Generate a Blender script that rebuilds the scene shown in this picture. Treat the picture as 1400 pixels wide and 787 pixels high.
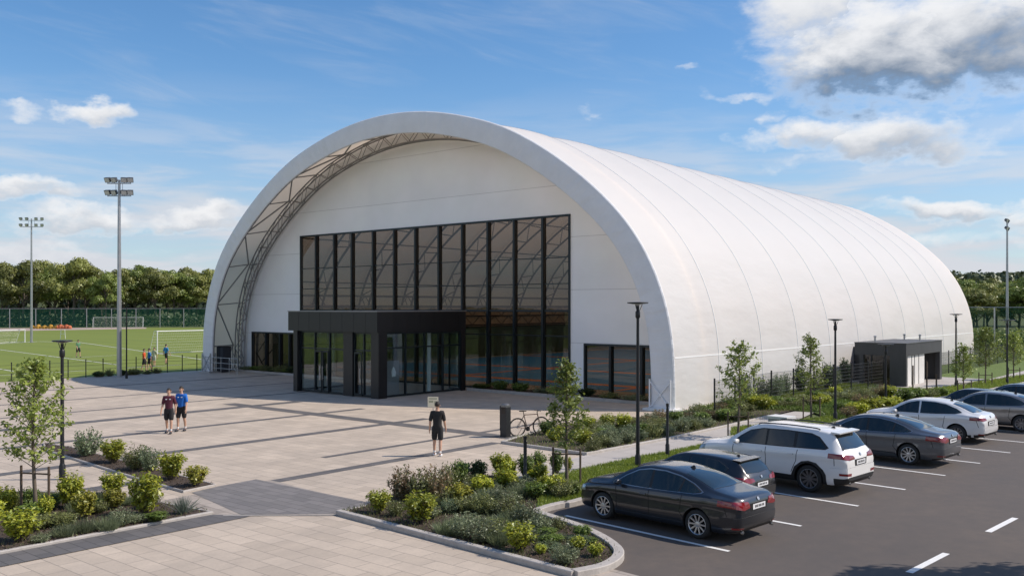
import bpy, bmesh, math, random
import numpy as np
from mathutils import Vector, Matrix
R_ = math.radians
random.seed(7); RNG = np.random.default_rng(7)
sc = bpy.context.scene
col = sc.collection
for o in list(bpy.data.objects): bpy.data.objects.remove(o)

# ---------------------------------------------------------------- camera
F0, CH, HY = 1240.0, 5.0, 420.0          # focal length in photo pixels, eye height, horizon row
cam = bpy.data.cameras.new('camera'); camo = bpy.data.objects.new('camera', cam); col.objects.link(camo)
camo.location = (0, 0, CH); camo.rotation_euler = (R_(90), 0, 0)
cam.sensor_width = 36; cam.lens = F0/1400*36; cam.shift_y = 26.5/1400
cam.clip_start = 0.1; cam.clip_end = 6000
sc.camera = camo

# ---------------------------------------------------------------- light
SUNV = Vector((1.0, 0.02, 1.0)).normalized()      # towards the sun
sl = bpy.data.lights.new('sun', 'SUN'); so = bpy.data.objects.new('sun', sl); col.objects.link(so)
sl.energy = 4.7; sl.angle = R_(0.55); sl.color = (1.0, 0.895, 0.785)
so.rotation_euler = SUNV.to_track_quat('Z', 'Y').to_euler(); so.location = (60, -20, 60)
sc.view_settings.view_transform = 'Standard'; sc.view_settings.look = 'None'
sc.view_settings.exposure = 0.06; sc.view_settings.gamma = 1.0
try: sc.view_settings.use_curve_mapping = False
except Exception: pass
sc.render.engine = 'CYCLES'
sc.cycles.max_bounces = 8; sc.cycles.transparent_max_bounces = 16
sc.cycles.use_denoising = True

def pxuv(x, y):
    return math.atan2(x-700, F0), math.atan2(HY-y, math.hypot(F0, x-700))

def build_world():
    w = bpy.data.worlds.new('World'); sc.world = w; w.use_nodes = True
    nt = w.node_tree; nt.nodes.clear(); L = nt.links
    N = lambda t: nt.nodes.new(t)
    def inp(sock, v):
        if isinstance(v, (int, float)): sock.default_value = v
        else: L.new(v, sock)
    def M(op, a, b=0.0, c=0.0, clamp=False):
        n = N('ShaderNodeMath'); n.operation = op; n.use_clamp = clamp
        inp(n.inputs[0], a); inp(n.inputs[1], b)
        if op in ('MULTIPLY_ADD', 'SMOOTH_MIN', 'SMOOTH_MAX', 'COMPARE'): inp(n.inputs[2], c)
        return n.outputs[0]
    def SS(x, a, b):
        n = N('ShaderNodeMapRange'); n.interpolation_type = 'SMOOTHSTEP'
        inp(n.inputs['Value'], x); n.inputs['From Min'].default_value = a; n.inputs['From Max'].default_value = b
        return n.outputs['Result']
    out = N('ShaderNodeOutputWorld')
    sky = N('ShaderNodeTexSky'); sky.sky_type = 'NISHITA'; sky.sun_disc = False
    sky.sun_elevation = math.asin(SUNV.z); sky.sun_rotation = math.atan2(SUNV.x, SUNV.y)
    sky.air_density = 1.0; sky.dust_density = 0.5; sky.ozone_density = 3.5; sky.altitude = 100
    tc = N('ShaderNodeTexCoord'); sp = N('ShaderNodeSeparateXYZ'); L.new(tc.outputs['Generated'], sp.inputs[0])
    nrm = tc.outputs['Generated']
    u = M('ARCTAN2', sp.outputs[0], sp.outputs[1]); v = M('ARCSINE', sp.outputs[2])
    cb = N('ShaderNodeCombineXYZ'); L.new(u, cb.inputs[0]); L.new(M('MULTIPLY', v, 1.7), cb.inputs[1])
    def warp(scale, amt, uu, vv):
        n = N('ShaderNodeTexNoise'); n.inputs['Scale'].default_value = scale; n.inputs['Detail'].default_value = 5; n.inputs['Roughness'].default_value = .55; L.new(cb.outputs[0], n.inputs['Vector'])
        s = N('ShaderNodeSeparateXYZ'); L.new(n.outputs['Color'], s.inputs[0])
        return M('MULTIPLY_ADD', M('SUBTRACT', s.outputs[0], .5), amt, uu), M('MULTIPLY_ADD', M('SUBTRACT', s.outputs[1], .5), amt*.7, vv)
    uw, vw = warp(9, .11, u, v); uw, vw = warp(34, .045, uw, vw)
    def noise(scale, det, rough, vec=None, dist=0.0):
        n = N('ShaderNodeTexNoise'); n.inputs['Scale'].default_value = scale; n.inputs['Detail'].default_value = det
        n.inputs['Roughness'].default_value = rough; n.inputs['Distortion'].default_value = dist
        L.new(vec or cb.outputs[0], n.inputs['Vector']); return n.outputs['Fac']
    nb_ = N('ShaderNodeTexNoise'); nb_.inputs['Scale'].default_value = 2.2; nb_.inputs['Detail'].default_value = 6; L.new(nrm, nb_.inputs['Vector']); n7 = nb_.outputs['Fac']
    n1 = noise(13, 9, 0.60, dist=0.25); n2 = noise(38, 6, 0.6)
    # clouds standing in the sky: azimuth/elevation of the centre, half sizes, grey of the belly
    cl = [(1215, 62, 195, 86, 1.0), (1350, 35, 170, 92, .9), (1130, 0, 110, 60, .25), 
          (1120, 182, 76, 34, .45), (1215, 190, 104, 44, .55), (1010, 128, 48, 9, .05), (1045, 160, 16, 12, .0), (1025, 195, 38, 12, .1),
          (1345, 180, 48, 16, .2), (138, 152, 46, 20, .3), (38, 143, 26, 8, .1), (795, 156, 22, 8, 0), (955, 92, 16, 7, 0),
          (20, 258, 80, 20, .35), (110, 297, 90, 22, .4), (275, 296, 75, 20, .4), (1290, 290, 90, 19, .5), (1400, 300, 50, 28, .4),
          (1180, 292, 60, 9, .2), (1110, 228, 60, 9, .1), (60, 338, 150, 13, .15), (1300, 335, 160, 13, .2), (1620, 150, 160, 60, .7)]
    c = -9.0; q = 0.0; g = 0.0
    for (x, y, rx, ry, dk) in cl:
        u0, v0 = pxuv(x, y); ru = rx/F0; rv = ry/F0
        du = M('MULTIPLY', M('SUBTRACT', uw, u0), 1/ru); dv = M('MULTIPLY', M('SUBTRACT', vw, v0), 1/rv)
        ci = M('SUBTRACT', 1.0, M('ADD', M('MULTIPLY', du, du), M('MULTIPLY', dv, dv)))
        ci = M('MULTIPLY', M('MAXIMUM', ci, -3.0), max(.85 if (dk >= .3 and y > 140) else .30, min(1.0, ry/46)))
        if isinstance(c, float): c = ci; q = dv; g = M('ADD', dk, 0.0)
        else:
            win = M('GREATER_THAN', ci, c)
            q = M('ADD', q, M('MULTIPLY', win, M('SUBTRACT', dv, q)))
            g = M('ADD', g, M('MULTIPLY', win, M('SUBTRACT', dk, g)))
            c = M('SMOOTH_MAX', c, ci, 0.25)
    fld = M('ADD', M('MULTIPLY', c, 1.25), M('ADD', M('MULTIPLY', M('SUBTRACT', n1, 0.5), 2.0), M('MULTIPLY', M('SUBTRACT', n2, 0.5), 0.8)))
    alpha = M('MULTIPLY', SS(fld, -.05, 1.15), .97)
    far = SS(v, 0.9, 0.5)
    alpha = M('MULTIPLY', alpha, far)
    # unseen broken cloud added behind the camera to brighten the hall's shaded front
    alpha = M('MAXIMUM', alpha, M('MULTIPLY', M('MULTIPLY', SS(n7, .42, .62), SS(sp.outputs[1], .35, -.15)), M('MULTIPLY', M('MULTIPLY', SS(v, 0.02, .10), SS(v, .75, .45)), .85)))
    # thin high streaks and a veil of low stratus near the horizon
    cb2 = N('ShaderNodeCombineXYZ'); L.new(M('MULTIPLY', u, 1.5), cb2.inputs[0]); L.new(M('MULTIPLY_ADD', v, 8.0, M('MULTIPLY', u, 1.6)), cb2.inputs[1])
    n3 = noise(3.0, 6, 0.6, cb2.outputs[0], 0.6)
    veil = M('MULTIPLY_ADD', SS(n3, 0.46, 0.80), 0.30, 0.0)
    cb3 = N('ShaderNodeCombineXYZ'); L.new(M('MULTIPLY', u, 1.6), cb3.inputs[0]); L.new(M('MULTIPLY', v, 11.0), cb3.inputs[1])
    n4 = noise(3.2, 7, 0.55, cb3.outputs[0], 0.3)
    low = M('MULTIPLY', M('MULTIPLY_ADD', SS(n4, 0.38, 0.62), .5, .5), M('MULTIPLY', SS(v, 0.26, 0.06), 0.95))
    veil = M('MAXIMUM', veil, low)
    lit = SS(M('ADD', q, M('MULTIPLY', M('SUBTRACT', n1, 0.5), 1.6)), -0.75, 0.5)
    dark = M('MULTIPLY', M('SUBTRACT', 1.0, lit), M('MULTIPLY', g, SS(fld, 0.2, 0.8)))
    mixc = N('ShaderNodeMix'); mixc.data_type = 'RGBA'
    L.new(M('MINIMUM', M('MULTIPLY', dark, 1.15), 1.0), mixc.inputs[0]); mixc.inputs[6].default_value = (.86, .865, .88, 1); mixc.inputs[7].default_value = (.19, .25, .345, 1)
    bg = N('ShaderNodeBackground'); L.new(sky.outputs[0], bg.inputs[0]); bg.inputs[1].default_value = 0.14
    hs = N('ShaderNodeHueSaturation'); L.new(sky.outputs[0], hs.inputs['Color']); hs.inputs['Saturation'].default_value = 1.2
    L.new(hs.outputs[0], bg.inputs[0])
    bgc = N('ShaderNodeBackground'); L.new(mixc.outputs[2], bgc.inputs[0]); bgc.inputs[1].default_value = 1.0
    mv = N('ShaderNodeMix'); mv.data_type = 'RGBA'; L.new(SS(n4, .40, .60), mv.inputs[0]); mv.inputs[6].default_value = (.42, .53, .69, 1); mv.inputs[7].default_value = (.64, .66, .72, 1)
    bgv = N('ShaderNodeBackground'); L.new(mv.outputs[2], bgv.inputs[0]); bgv.inputs[1].default_value = 1.0
    m1 = N('ShaderNodeMixShader'); L.new(veil, m1.inputs[0]); L.new(bg.outputs[0], m1.inputs[1]); L.new(bgv.outputs[0], m1.inputs[2])
    m2 = N('ShaderNodeMixShader'); L.new(alpha, m2.inputs[0]); L.new(m1.outputs[0], m2.inputs[1]); L.new(bgc.outputs[0], m2.inputs[2])
    L.new(m2.outputs[0], out.inputs[0])
build_world()

# ---------------------------------------------------------------- frames
def P(x, y, z=0.0):
    d = F0*(CH-z)/(y-HY); return Vector(((x-700)/F0*d, d, z))
def axes(deg):
    a = R_(deg); return Vector((math.cos(a), -math.sin(a), 0)), Vector((math.sin(a), math.cos(a), 0))
BR, BA = axes(40.0)
BO = Vector((-8.1076, 56.9355, 0))
PR, PA = axes(45.2)
PO = P(997, 753)
def B(s, t, z=0.0): return BO + BR*s + BA*t + Vector((0, 0, z))
def K(s, t, z=0.0): return PO + PR*s + PA*t + Vector((0, 0, z))
def bl(p): q = p-BO; return q.dot(BR), q.dot(BA)
def kl(p): q = p-PO; return q.dot(PR), q.dot(PA)

# ---------------------------------------------------------------- materials
MATS = {}
def mat(name, color, rough=0.6, metal=0.0, **kw):
    if name in MATS: return MATS[name]
    m = bpy.data.materials.new(name); m.use_nodes = True; MATS[name] = m
    nt = m.node_tree; L = nt.links; b = nt.nodes['Principled BSDF']
    b.inputs['Base Color'].default_value = (*color, 1); b.inputs['Roughness'].default_value = rough
    b.inputs['Metallic'].default_value = metal
    if kw.get('coat'): b.inputs['Coat Weight'].default_value = kw['coat']; b.inputs['Coat Roughness'].default_value = 0.03
    if kw.get('spec') is not None: b.inputs['Specular IOR Level'].default_value = kw['spec']
    tc = nt.nodes.new('ShaderNodeTexCoord'); vec = tc.outputs['Object']
    if kw.get('stretch'):
        mp = nt.nodes.new('ShaderNodeMapping'); L.new(vec, mp.inputs[0]); mp.inputs['Scale'].default_value = kw['stretch']; vec = mp.outputs[0]
    if kw.get('var'):
        n = nt.nodes.new('ShaderNodeTexNoise'); n.inputs['Scale'].default_value = kw.get('scale', 3); n.inputs['Detail'].default_value = 6
        n.inputs['Roughness'].default_value = 0.65
        L.new(vec, n.inputs['Vector'])
        mx = nt.nodes.new('ShaderNodeMix'); mx.data_type = 'RGBA'
        mr = nt.nodes.new('ShaderNodeMapRange'); mr.inputs['From Min'].default_value = .3; mr.inputs['From Max'].default_value = .7
        L.new(n.outputs['Fac'], mr.inputs[0]); L.new(mr.outputs[0], mx.inputs[0])
        c2 = kw.get('color2') or tuple(c*(1-kw['var']) for c in color)
        mx.inputs[6].default_value = (*color, 1); mx.inputs[7].default_value = (*c2, 1)
        L.new(mx.outputs[2], b.inputs['Base Color'])
    if kw.get('bump'):
        n = nt.nodes.new('ShaderNodeTexNoise'); n.inputs['Scale'].default_value = kw.get('bscale', 20); n.inputs['Detail'].default_value = 5
        L.new(vec, n.inputs['Vector']); bp = nt.nodes.new('ShaderNodeBump'); bp.inputs['Strength'].default_value = 1.0
        bp.inputs['Distance'].default_value = kw['bump']; L.new(n.outputs['Fac'], bp.inputs['Height']); L.new(bp.outputs[0], b.inputs['Normal'])
    return m
def leaf_mat(name, c1, c2, trans=0.35):
    if name in MATS: return MATS[name]
    m = bpy.data.materials.new(name); m.use_nodes = True; MATS[name] = m
    nt = m.node_tree; L = nt.links; nt.nodes.clear()
    out = nt.nodes.new('ShaderNodeOutputMaterial'); geo = nt.nodes.new('ShaderNodeNewGeometry'); oi = nt.nodes.new('ShaderNodeObjectInfo')
    mx = nt.nodes.new('ShaderNodeMix'); mx.data_type = 'RGBA'; L.new(geo.outputs['Random Per Island'], mx.inputs[0])
    mx.inputs[6].default_value = (*c1, 1); mx.inputs[7].default_value = (*c2, 1)
    hv = nt.nodes.new('ShaderNodeHueSaturation'); L.new(mx.outputs[2], hv.inputs['Color'])
    mr = nt.nodes.new('ShaderNodeMapRange'); L.new(oi.outputs['Random'], mr.inputs[0]); mr.inputs['To Min'].default_value = .72; mr.inputs['To Max'].default_value = 1.3
    L.new(mr.outputs[0], hv.inputs['Value'])
    d = nt.nodes.new('ShaderNodeBsdfDiffuse'); t = nt.nodes.new('ShaderNodeBsdfTranslucent'); g = nt.nodes.new('ShaderNodeBsdfGlossy')
    g.inputs['Roughness'].default_value = .45; g.inputs['Color'].default_value = (.8, .85, .8, 1)
    L.new(hv.outputs[0], d.inputs[0]); L.new(hv.outputs[0], t.inputs[0])
    a = nt.nodes.new('ShaderNodeMixShader'); a.inputs[0].default_value = trans; L.new(d.outputs[0], a.inputs[1]); L.new(t.outputs[0], a.inputs[2])
    b = nt.nodes.new('ShaderNodeMixShader'); b.inputs[0].default_value = .05; L.new(a.outputs[0], b.inputs[1]); L.new(g.outputs[0], b.inputs[2])
    L.new(b.outputs[0], out.inputs[0]); return m
def glass_mat(name, tint, refl=0.05, rough=0.01, ior=1.5):
    if name in MATS: return MATS[name]
    m = bpy.data.materials.new(name); m.use_nodes = True; MATS[name] = m
    nt = m.node_tree; L = nt.links; nt.nodes.clear()
    out = nt.nodes.new('ShaderNodeOutputMaterial'); t = nt.nodes.new('ShaderNodeBsdfTransparent'); t.inputs[0].default_value = (*tint, 1)
    g = nt.nodes.new('ShaderNodeBsdfGlossy'); g.inputs['Roughness'].default_value = rough; g.inputs['Color'].default_value = (.9, .93, 1, 1)
    ge = nt.nodes.new('ShaderNodeNewGeometry'); dt = nt.nodes.new('ShaderNodeVectorMath'); dt.operation = 'DOT_PRODUCT'
    L.new(ge.outputs['Incoming'], dt.inputs[0]); L.new(ge.outputs['Normal'], dt.inputs[1])
    def mth(op, a, b):
        q = nt.nodes.new('ShaderNodeMath'); q.operation = op
        for i_, s_ in ((0, a), (1, b)):
            if isinstance(s_, (int, float)): q.inputs[i_].default_value = s_
            elif s_ is not None: L.new(s_, q.inputs[i_])
        return q
    fr = mth('MULTIPLY_ADD', mth('POWER', mth('SUBTRACT', 1.0, mth('ABSOLUTE', dt.outputs['Value'], None).outputs[0]).outputs[0], 5.0).outputs[0], .96); fr.inputs[2].default_value = .04
    ad = nt.nodes.new('ShaderNodeMath'); ad.operation = 'ADD'; ad.inputs[1].default_value = refl; ad.use_clamp = True; L.new(fr.outputs[0], ad.inputs[0])
    tc = nt.nodes.new('ShaderNodeTexCoord'); n = nt.nodes.new('ShaderNodeTexNoise'); n.inputs['Scale'].default_value = .6; L.new(tc.outputs['Object'], n.inputs[0])
    bp = nt.nodes.new('ShaderNodeBump'); bp.inputs['Distance'].default_value = .004; L.new(n.outputs['Fac'], bp.inputs['Height']); L.new(bp.outputs[0], g.inputs['Normal'])
    s = nt.nodes.new('ShaderNodeMixShader'); L.new(ad.outputs[0], s.inputs[0]); L.new(t.outputs[0], s.inputs[1]); L.new(g.outputs[0], s.inputs[2])
    L.new(s.outputs[0], out.inputs[0]); return m
def paver_mat(name, c1, c2, mortar, bw, rh, stain=0.18, dirt=(.2, .18, .16)):
    m = bpy.data.materials.new(name); m.use_nodes = True; MATS[name] = m
    nt = m.node_tree; L = nt.links; b = nt.nodes['Principled BSDF']; b.inputs['Roughness'].default_value = .75
    b.inputs['Specular IOR Level'].default_value = .35
    tc = nt.nodes.new('ShaderNodeTexCoord')
    br = nt.nodes.new('ShaderNodeTexBrick'); L.new(tc.outputs['Object'], br.inputs['Vector'])
    br.inputs['Scale'].default_value = 1; br.inputs['Brick Width'].default_value = bw; br.inputs['Row Height'].default_value = rh
    br.inputs['Mortar Size'].default_value = .009; br.inputs['Mortar Smooth'].default_value = .2; br.inputs['Bias'].default_value = 0
    br.inputs['Color1'].default_value = (*c1, 1); br.inputs['Color2'].default_value = (*c2, 1); br.inputs['Mortar'].default_value = (*mortar, 1)
    def nz(s, st, det=7):
        mp = nt.nodes.new('ShaderNodeMapping'); mp.inputs['Scale'].default_value = st; L.new(tc.outputs['Object'], mp.inputs[0])
        n = nt.nodes.new('ShaderNodeTexNoise'); n.inputs['Scale'].default_value = s; n.inputs['Detail'].default_value = det; n.inputs['Roughness'].default_value = .65
        L.new(mp.outputs[0], n.inputs[0]); return n.outputs['Fac']
    cur = br.outputs['Color']
    for s, st, amt in ((.35, (1, 1, 1), stain), (1.6, (1, .35, 1), stain*.8), (14, (1, 1, 1), stain*.6)):
        mr = nt.nodes.new('ShaderNodeMapRange'); mr.inputs['From Min'].default_value = .35; mr.inputs['From Max'].default_value = .7
        mr.inputs['To Max'].default_value = amt; L.new(nz(s, st), mr.inputs[0])
        mx = nt.nodes.new('ShaderNodeMix'); mx.data_type = 'RGBA'; L.new(mr.outputs[0], mx.inputs[0]); L.new(cur, mx.inputs[6]); mx.inputs[7].default_value = (*dirt, 1)
        cur = mx.outputs[2]
    L.new(cur, b.inputs['Base Color'])
    bp = nt.nodes.new('ShaderNodeBump'); bp.inputs['Distance'].default_value = .004; bp.invert = True
    L.new(br.outputs['Fac'], bp.inputs['Height']); L.new(bp.outputs[0], b.inputs['Normal'])
    return m

M_ = {}
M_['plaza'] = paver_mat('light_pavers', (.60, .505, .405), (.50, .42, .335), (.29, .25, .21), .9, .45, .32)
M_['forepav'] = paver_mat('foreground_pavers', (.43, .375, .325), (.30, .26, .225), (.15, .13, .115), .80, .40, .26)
M_['darkpav'] = paver_mat('dark_pavers', (.125, .12, .12), (.09, .088, .09), (.05, .05, .05), .6, .3, .10, (.22, .2, .19))
M_['path'] = paver_mat('path_slabs', (.47, .44, .41), (.43, .40, .375), (.22, .2, .19), 1.6, 1.2, .2)
M_['soil'] = mat('mulch_soil', (.085, .060, .045), .95, var=1, color2=(.035, .026, .02), scale=14, bump=.03, bscale=30)
M_['lawn'] = mat('lawn_grass', (.12, .17, .025), .9, var=1, color2=(.07, .12, .02), scale=3, bump=.03, bscale=40)
M_['meadow'] = mat('meadow_ground', (.10, .13, .03), .95, var=1, color2=(.08, .10, .03), scale=.08)
M_['kerb'] = mat('kerb_concrete', (.45, .42, .39), .8, var=.25, scale=6, bump=.004, bscale=60)
M_['white_line'] = mat('road_paint', (.78, .78, .76), .6, var=.12, scale=9)
M_['black_metal'] = mat('black_metal', (.018, .019, .021), .45, .3)
M_['dark_clad'] = mat('dark_cladding', (.014, .015, .018), .38, .2, var=.3, scale=.7)
M_['grey_clad'] = mat('grey_cladding', (.06, .062, .066), .55, .1, var=.25, scale=2, stretch=(1, 1, .2))
M_['galv'] = mat('galvanised_steel', (.42, .43, .44), .4, .7, var=.2, scale=4)
M_['truss'] = mat('truss_steel', (.27, .265, .26), .5, .4)
M_['white_steel'] = mat('white_steel', (.75, .76, .77), .45, .1)
M_['wood'] = mat('stake_wood', (.12, .085, .06), .85, var=.4, scale=8)
M_['bark'] = mat('young_bark', (.16, .13, .10), .9, var=.4, scale=12)
M_['bark_dark'] = mat('grown_bark', (.13, .11, .09), .95, var=.4, scale=3)

# ---------------------------------------------------------------- helpers
class MB:
    def __init__(s): s.v = []; s.f = []; s.m = []
    def add(s, vs, fs, mi=0):
        n = len(s.v); s.v += [tuple(v) for v in vs]; s.f += [tuple(i+n for i in f) for f in fs]; s.m += [mi]*len(fs)
    def box(s, c, d, rz=0, mi=0, tilt=None):
        x, y, z = (k/2 for k in d); pts = [Vector((i*x, j*y, k*z)) for k in (-1, 1) for j in (-1, 1) for i in (-1, 1)]
        m = Matrix.Rotation(rz, 3, 'Z')
        if tilt is not None: m = tilt
        s.add([m @ p+Vector(c) for p in pts], [(0, 2, 3, 1), (4, 5, 7, 6), (0, 1, 5, 4), (2, 6, 7, 3), (0, 4, 6, 2), (1, 3, 7, 5)], mi)
    def b2(s, a, b, mi=0): s.box([(a[i]+b[i])/2 for i in range(3)], [abs(b[i]-a[i]) for i in range(3)], 0, mi)
    def tube(s, a, b, r0, r1=None, n=8, mi=0, cap=True):
        a = Vector(a); b = Vector(b); r1 = r0 if r1 is None else r1; d = (b-a)
        if d.length < 1e-6: return
        d.normalize(); u = d.orthogonal().normalized(); w = d.cross(u)
        vs = []
        for p, r in ((a, r0), (b, r1)):
            for i in range(n):
                t = 2*math.pi*(i+.5)/n; vs.append(p+u*(math.cos(t)*r)+w*(math.sin(t)*r))
        fs = [(i, (i+1) % n, n+(i+1) % n, n+i) for i in range(n)]
        if cap: fs += [tuple(range(n-1, -1, -1)), tuple(range(n, 2*n))]
        s.add(vs, fs, mi)
    def path(s, pts, rad, n=8, mi=0, closed=False):
        pts = [Vector(p) for p in pts]; m = len(pts); rads = rad if hasattr(rad, '__len__') else [rad]*m
        up = None; vs = []
        for i, p in enumerate(pts):
            if closed: d = pts[(i+1) % m]-pts[i-1]
            else: d = pts[min(i+1, m-1)]-pts[max(i-1, 0)]
            d.normalize()
            if up is None: up = d.orthogonal().normalized()
            up = (up-d*up.dot(d)).normalized(); w = d.cross(up)
            for k in range(n):
                t = 2*math.pi*k/n; vs.append(p+up*(math.cos(t)*rads[i])+w*(math.sin(t)*rads[i]))
        fs = []
        for i in range(m if closed else m-1):
            j = (i+1) % m
            for k in range(n): fs.append((i*n+k, i*n+(k+1) % n, j*n+(k+1) % n, j*n+k))
        if not closed: fs += [tuple(range(n-1, -1, -1)), tuple(range((m-1)*n, m*n))]
        s.add(vs, fs, mi)
    def lathe(s, prof, n=24, c=(0, 0, 0), axis='Z', mi=0):
        vs = []; m = len(prof)
        for r, h in prof:
            for i in range(n):
                t = 2*math.pi*i/n; x, y = r*math.cos(t), r*math.sin(t)
                p = {'Z': (x, y, h), 'Y': (x, h, y), 'X': (h, x, y)}[axis]
                vs.append((p[0]+c[0], p[1]+c[1], p[2]+c[2]))
        fs = [(i*n+k, i*n+(k+1) % n, (i+1)*n+(k+1) % n, (i+1)*n+k) for i in range(m-1) for k in range(n)]
        if prof[0][0] > 1e-5: fs.append(tuple(range(n-1, -1, -1)))
        if prof[-1][0] > 1e-5: fs.append(tuple(range((m-1)*n, m*n)))
        s.add(vs, fs, mi)
    def prism(s, poly, z0, z1, mi=0):
        n = len(poly); vs = [(p[0], p[1], z0) for p in poly]+[(p[0], p[1], z1) for p in poly]
        s.add(vs, [tuple(range(n-1, -1, -1)), tuple(range(n, 2*n))]+[(i, (i+1) % n, n+(i+1) % n, n+i) for i in range(n)], mi)
    def prism_y(s, poly, y0, y1, mi=0):            # polygon in x,z pushed along y
        n = len(poly); vs = [(p[0], y0, p[1]) for p in poly]+[(p[0], y1, p[1]) for p in poly]
        s.add(vs, [tuple(range(n)), tuple(range(2*n-1, n-1, -1))]+[(i, n+i, n+(i+1) % n, (i+1) % n) for i in range(n)], mi)
    def mesh(s, name, mats, smooth=False, fix=True):
        me = bpy.data.meshes.new(name); me.from_pydata(s.v, [], s.f)
        for m in (mats if isinstance(mats, (list, tuple)) else [mats]): me.materials.append(m)
        if any(s.m): me.polygons.foreach_set('material_index', s.m)
        if fix:
            bm = bmesh.new(); bm.from_mesh(me); bmesh.ops.recalc_face_normals(bm, faces=bm.faces); bm.to_mesh(me); bm.free()
        if smooth:
            me.polygons.foreach_set('use_smooth', [True]*len(me.polygons))
            try: me.set_sharp_from_angle(angle=R_(smooth if smooth > 1 else 40))
            except Exception: pass
        me.update(); return me
    def build(s, name, mats, parent=None, smooth=False, loc=None, rz=0, fix=True):
        return link(name, s.mesh(name, mats, smooth, fix), parent, loc, rz)
def link(name, me, parent=None, loc=None, rz=0):
    o = bpy.data.objects.new(name, me); col.objects.link(o)
    if parent: o.parent = parent
    if loc is not None: o.location = loc
    if rz: o.rotation_euler = (0, 0, rz)
    return o
def tag(o, label=None, cat=None, group=None, kind=None):
    if label: o['label'] = label
    if cat: o['category'] = cat
    if group: o['group'] = group
    if kind: o['kind'] = kind
    return o
def thing(name, label, cat, loc=(0, 0, 0), rz=0, group=None):
    o = bpy.data.objects.new(name, None); col.objects.link(o); o.location = loc; o.rotation_euler = (0, 0, rz); o.empty_display_size = .2
    return tag(o, label, cat, group)
def copy_tree(o, parent=None):
    c = o.copy(); col.objects.link(c); c.parent = parent
    for ch in list(o.children): copy_tree(ch, c)
    return c
def sheet(name, poly, z, m, label=None, cat=None, kind='structure', frame=None):
    """flat ground sheet from world points; frame=(origin,rz) aligns the object's own axes"""
    o0, rz = frame or (Vector((0, 0, 0)), 0)
    mt = Matrix.Rotation(-rz, 3, 'Z'); mb = MB(); pts = [mt @ (Vector((p[0], p[1], 0))-o0) for p in poly]
    mb.add([(p.x, p.y, 0) for p in pts], [tuple(range(len(pts)))])
    me = mb.mesh(name, m, fix=False)
    if me.polygons[0].normal.z < 0: me.flip_normals()
    o = link(name, me, None, (o0.x, o0.y, z), rz); tag(o, label, cat, None, kind); return o
BF = (BO, R_(-40)); KF = (PO, R_(-45.2))
def inpoly(p, poly):
    c = False; n = len(poly); x, y = p[0], p[1]
    for i in range(n):
        a, b = poly[i], poly[i-1]
        if (a[1] > y) != (b[1] > y) and x < (b[0]-a[0])*(y-a[1])/(b[1]-a[1])+a[0]: c = not c
    return c
def kerb(name, pts, w, h, label, closed=False, z0=0.0, m=None, dz=0):
    """kerb stone run along world points"""
    mb = MB(); n = len(pts); pts = [Vector((p[0], p[1], 0)) for p in pts]; L = []; Rr = []
    for i in range(n):
        a = pts[i-1] if (i > 0 or closed) else pts[i]; b = pts[(i+1) % n] if (i < n-1 or closed) else pts[i]
        d = (b-a).normalized(); nn = Vector((-d.y, d.x, 0)); L.append(pts[i]+nn*w/2); Rr.append(pts[i]-nn*w/2)
    c = .015
    def ring(l, r):
        k = (r-l).normalized()*c
        return [(l.x, l.y, z0-.05), (l.x, l.y, z0+h-c), (l.x+k.x, l.y+k.y, z0+h), (r.x-k.x, r.y-k.y, z0+h), (r.x, r.y, z0+h-c), (r.x, r.y, z0-.05)]
    vs = []
    for l, r in zip(L, Rr): vs += ring(l, r)
    fs = []
    for i in range(n if closed else n-1):
        j = (i+1) % n
        for k in range(5): fs.append((i*6+k, i*6+k+1, j*6+k+1, j*6+k))
    if not closed: fs += [tuple(range(6)), tuple(range((n-1)*6, n*6))]
    mb.add(vs, fs); o = mb.build(name, m or M_['kerb']); tag(o, label, 'kerb', None, 'structure'); return o
def dense(pts, step=.4, closed=False):
    out = []; n = len(pts)
    for i in range(n if closed else n-1):
        a = Vector(pts[i]); b = Vector(pts[(i+1) % n]); k = max(1, int((b-a).length/step))
        out += [a.lerp(b, j/k) for j in range(k)]
    if not closed: out.append(Vector(pts[-1]))
    return out
def catmull(pts, sub=6):
    out = []; n = len(pts)
    for i in range(n-1):
        p0 = Vector(pts[max(i-1, 0)]); p1 = Vector(pts[i]); p2 = Vector(pts[i+1]); p3 = Vector(pts[min(i+2, n-1)])
        for k in range(sub):
            t = k/sub; out.append(.5*((2*p1)+(p2-p0)*t+(2*p0-5*p1+4*p2-p3)*t*t+(3*p1-p0-3*p2+p3)*t**3))
    out.append(Vector(pts[-1])); return out
def ordinal(i):
    return ['first', 'second', 'third', 'fourth', 'fifth', 'sixth', 'seventh', 'eighth', 'ninth', 'tenth', 'eleventh', 'twelfth', 'thirteenth', 'fourteenth',
            'fifteenth', 'sixteenth', 'seventeenth', 'eighteenth', 'nineteenth', 'twentieth'][i] if i < 20 else '%dth' % (i+1)

# ---------------------------------------------------------------- ground
sheet('ground', [(-2500, -2500), (2500, -2500), (2500, 3500), (-2500, 3500)], -.06, M_['meadow'])
# plaza split from the car park along the kerb line of the corner bed
k1, k2 = P(461, 702), P(785, 788)
kd = (k2-k1).normalized()
sheet('plaza', [B(-22.4, -75), k1+kd*60, k1, P(500, 694), P(640, 648), P(738, 662), P(790, 650), P(802, 622), P(690, 605), P(760, 582), B(20.9, -1.6), B(20.9, 3.6), B(-22.4, 3.6)], 0, M_['plaza'], frame=BF)
FK = (PO, R_(-45.2))
s_, t_ = kl(k1)
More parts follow.
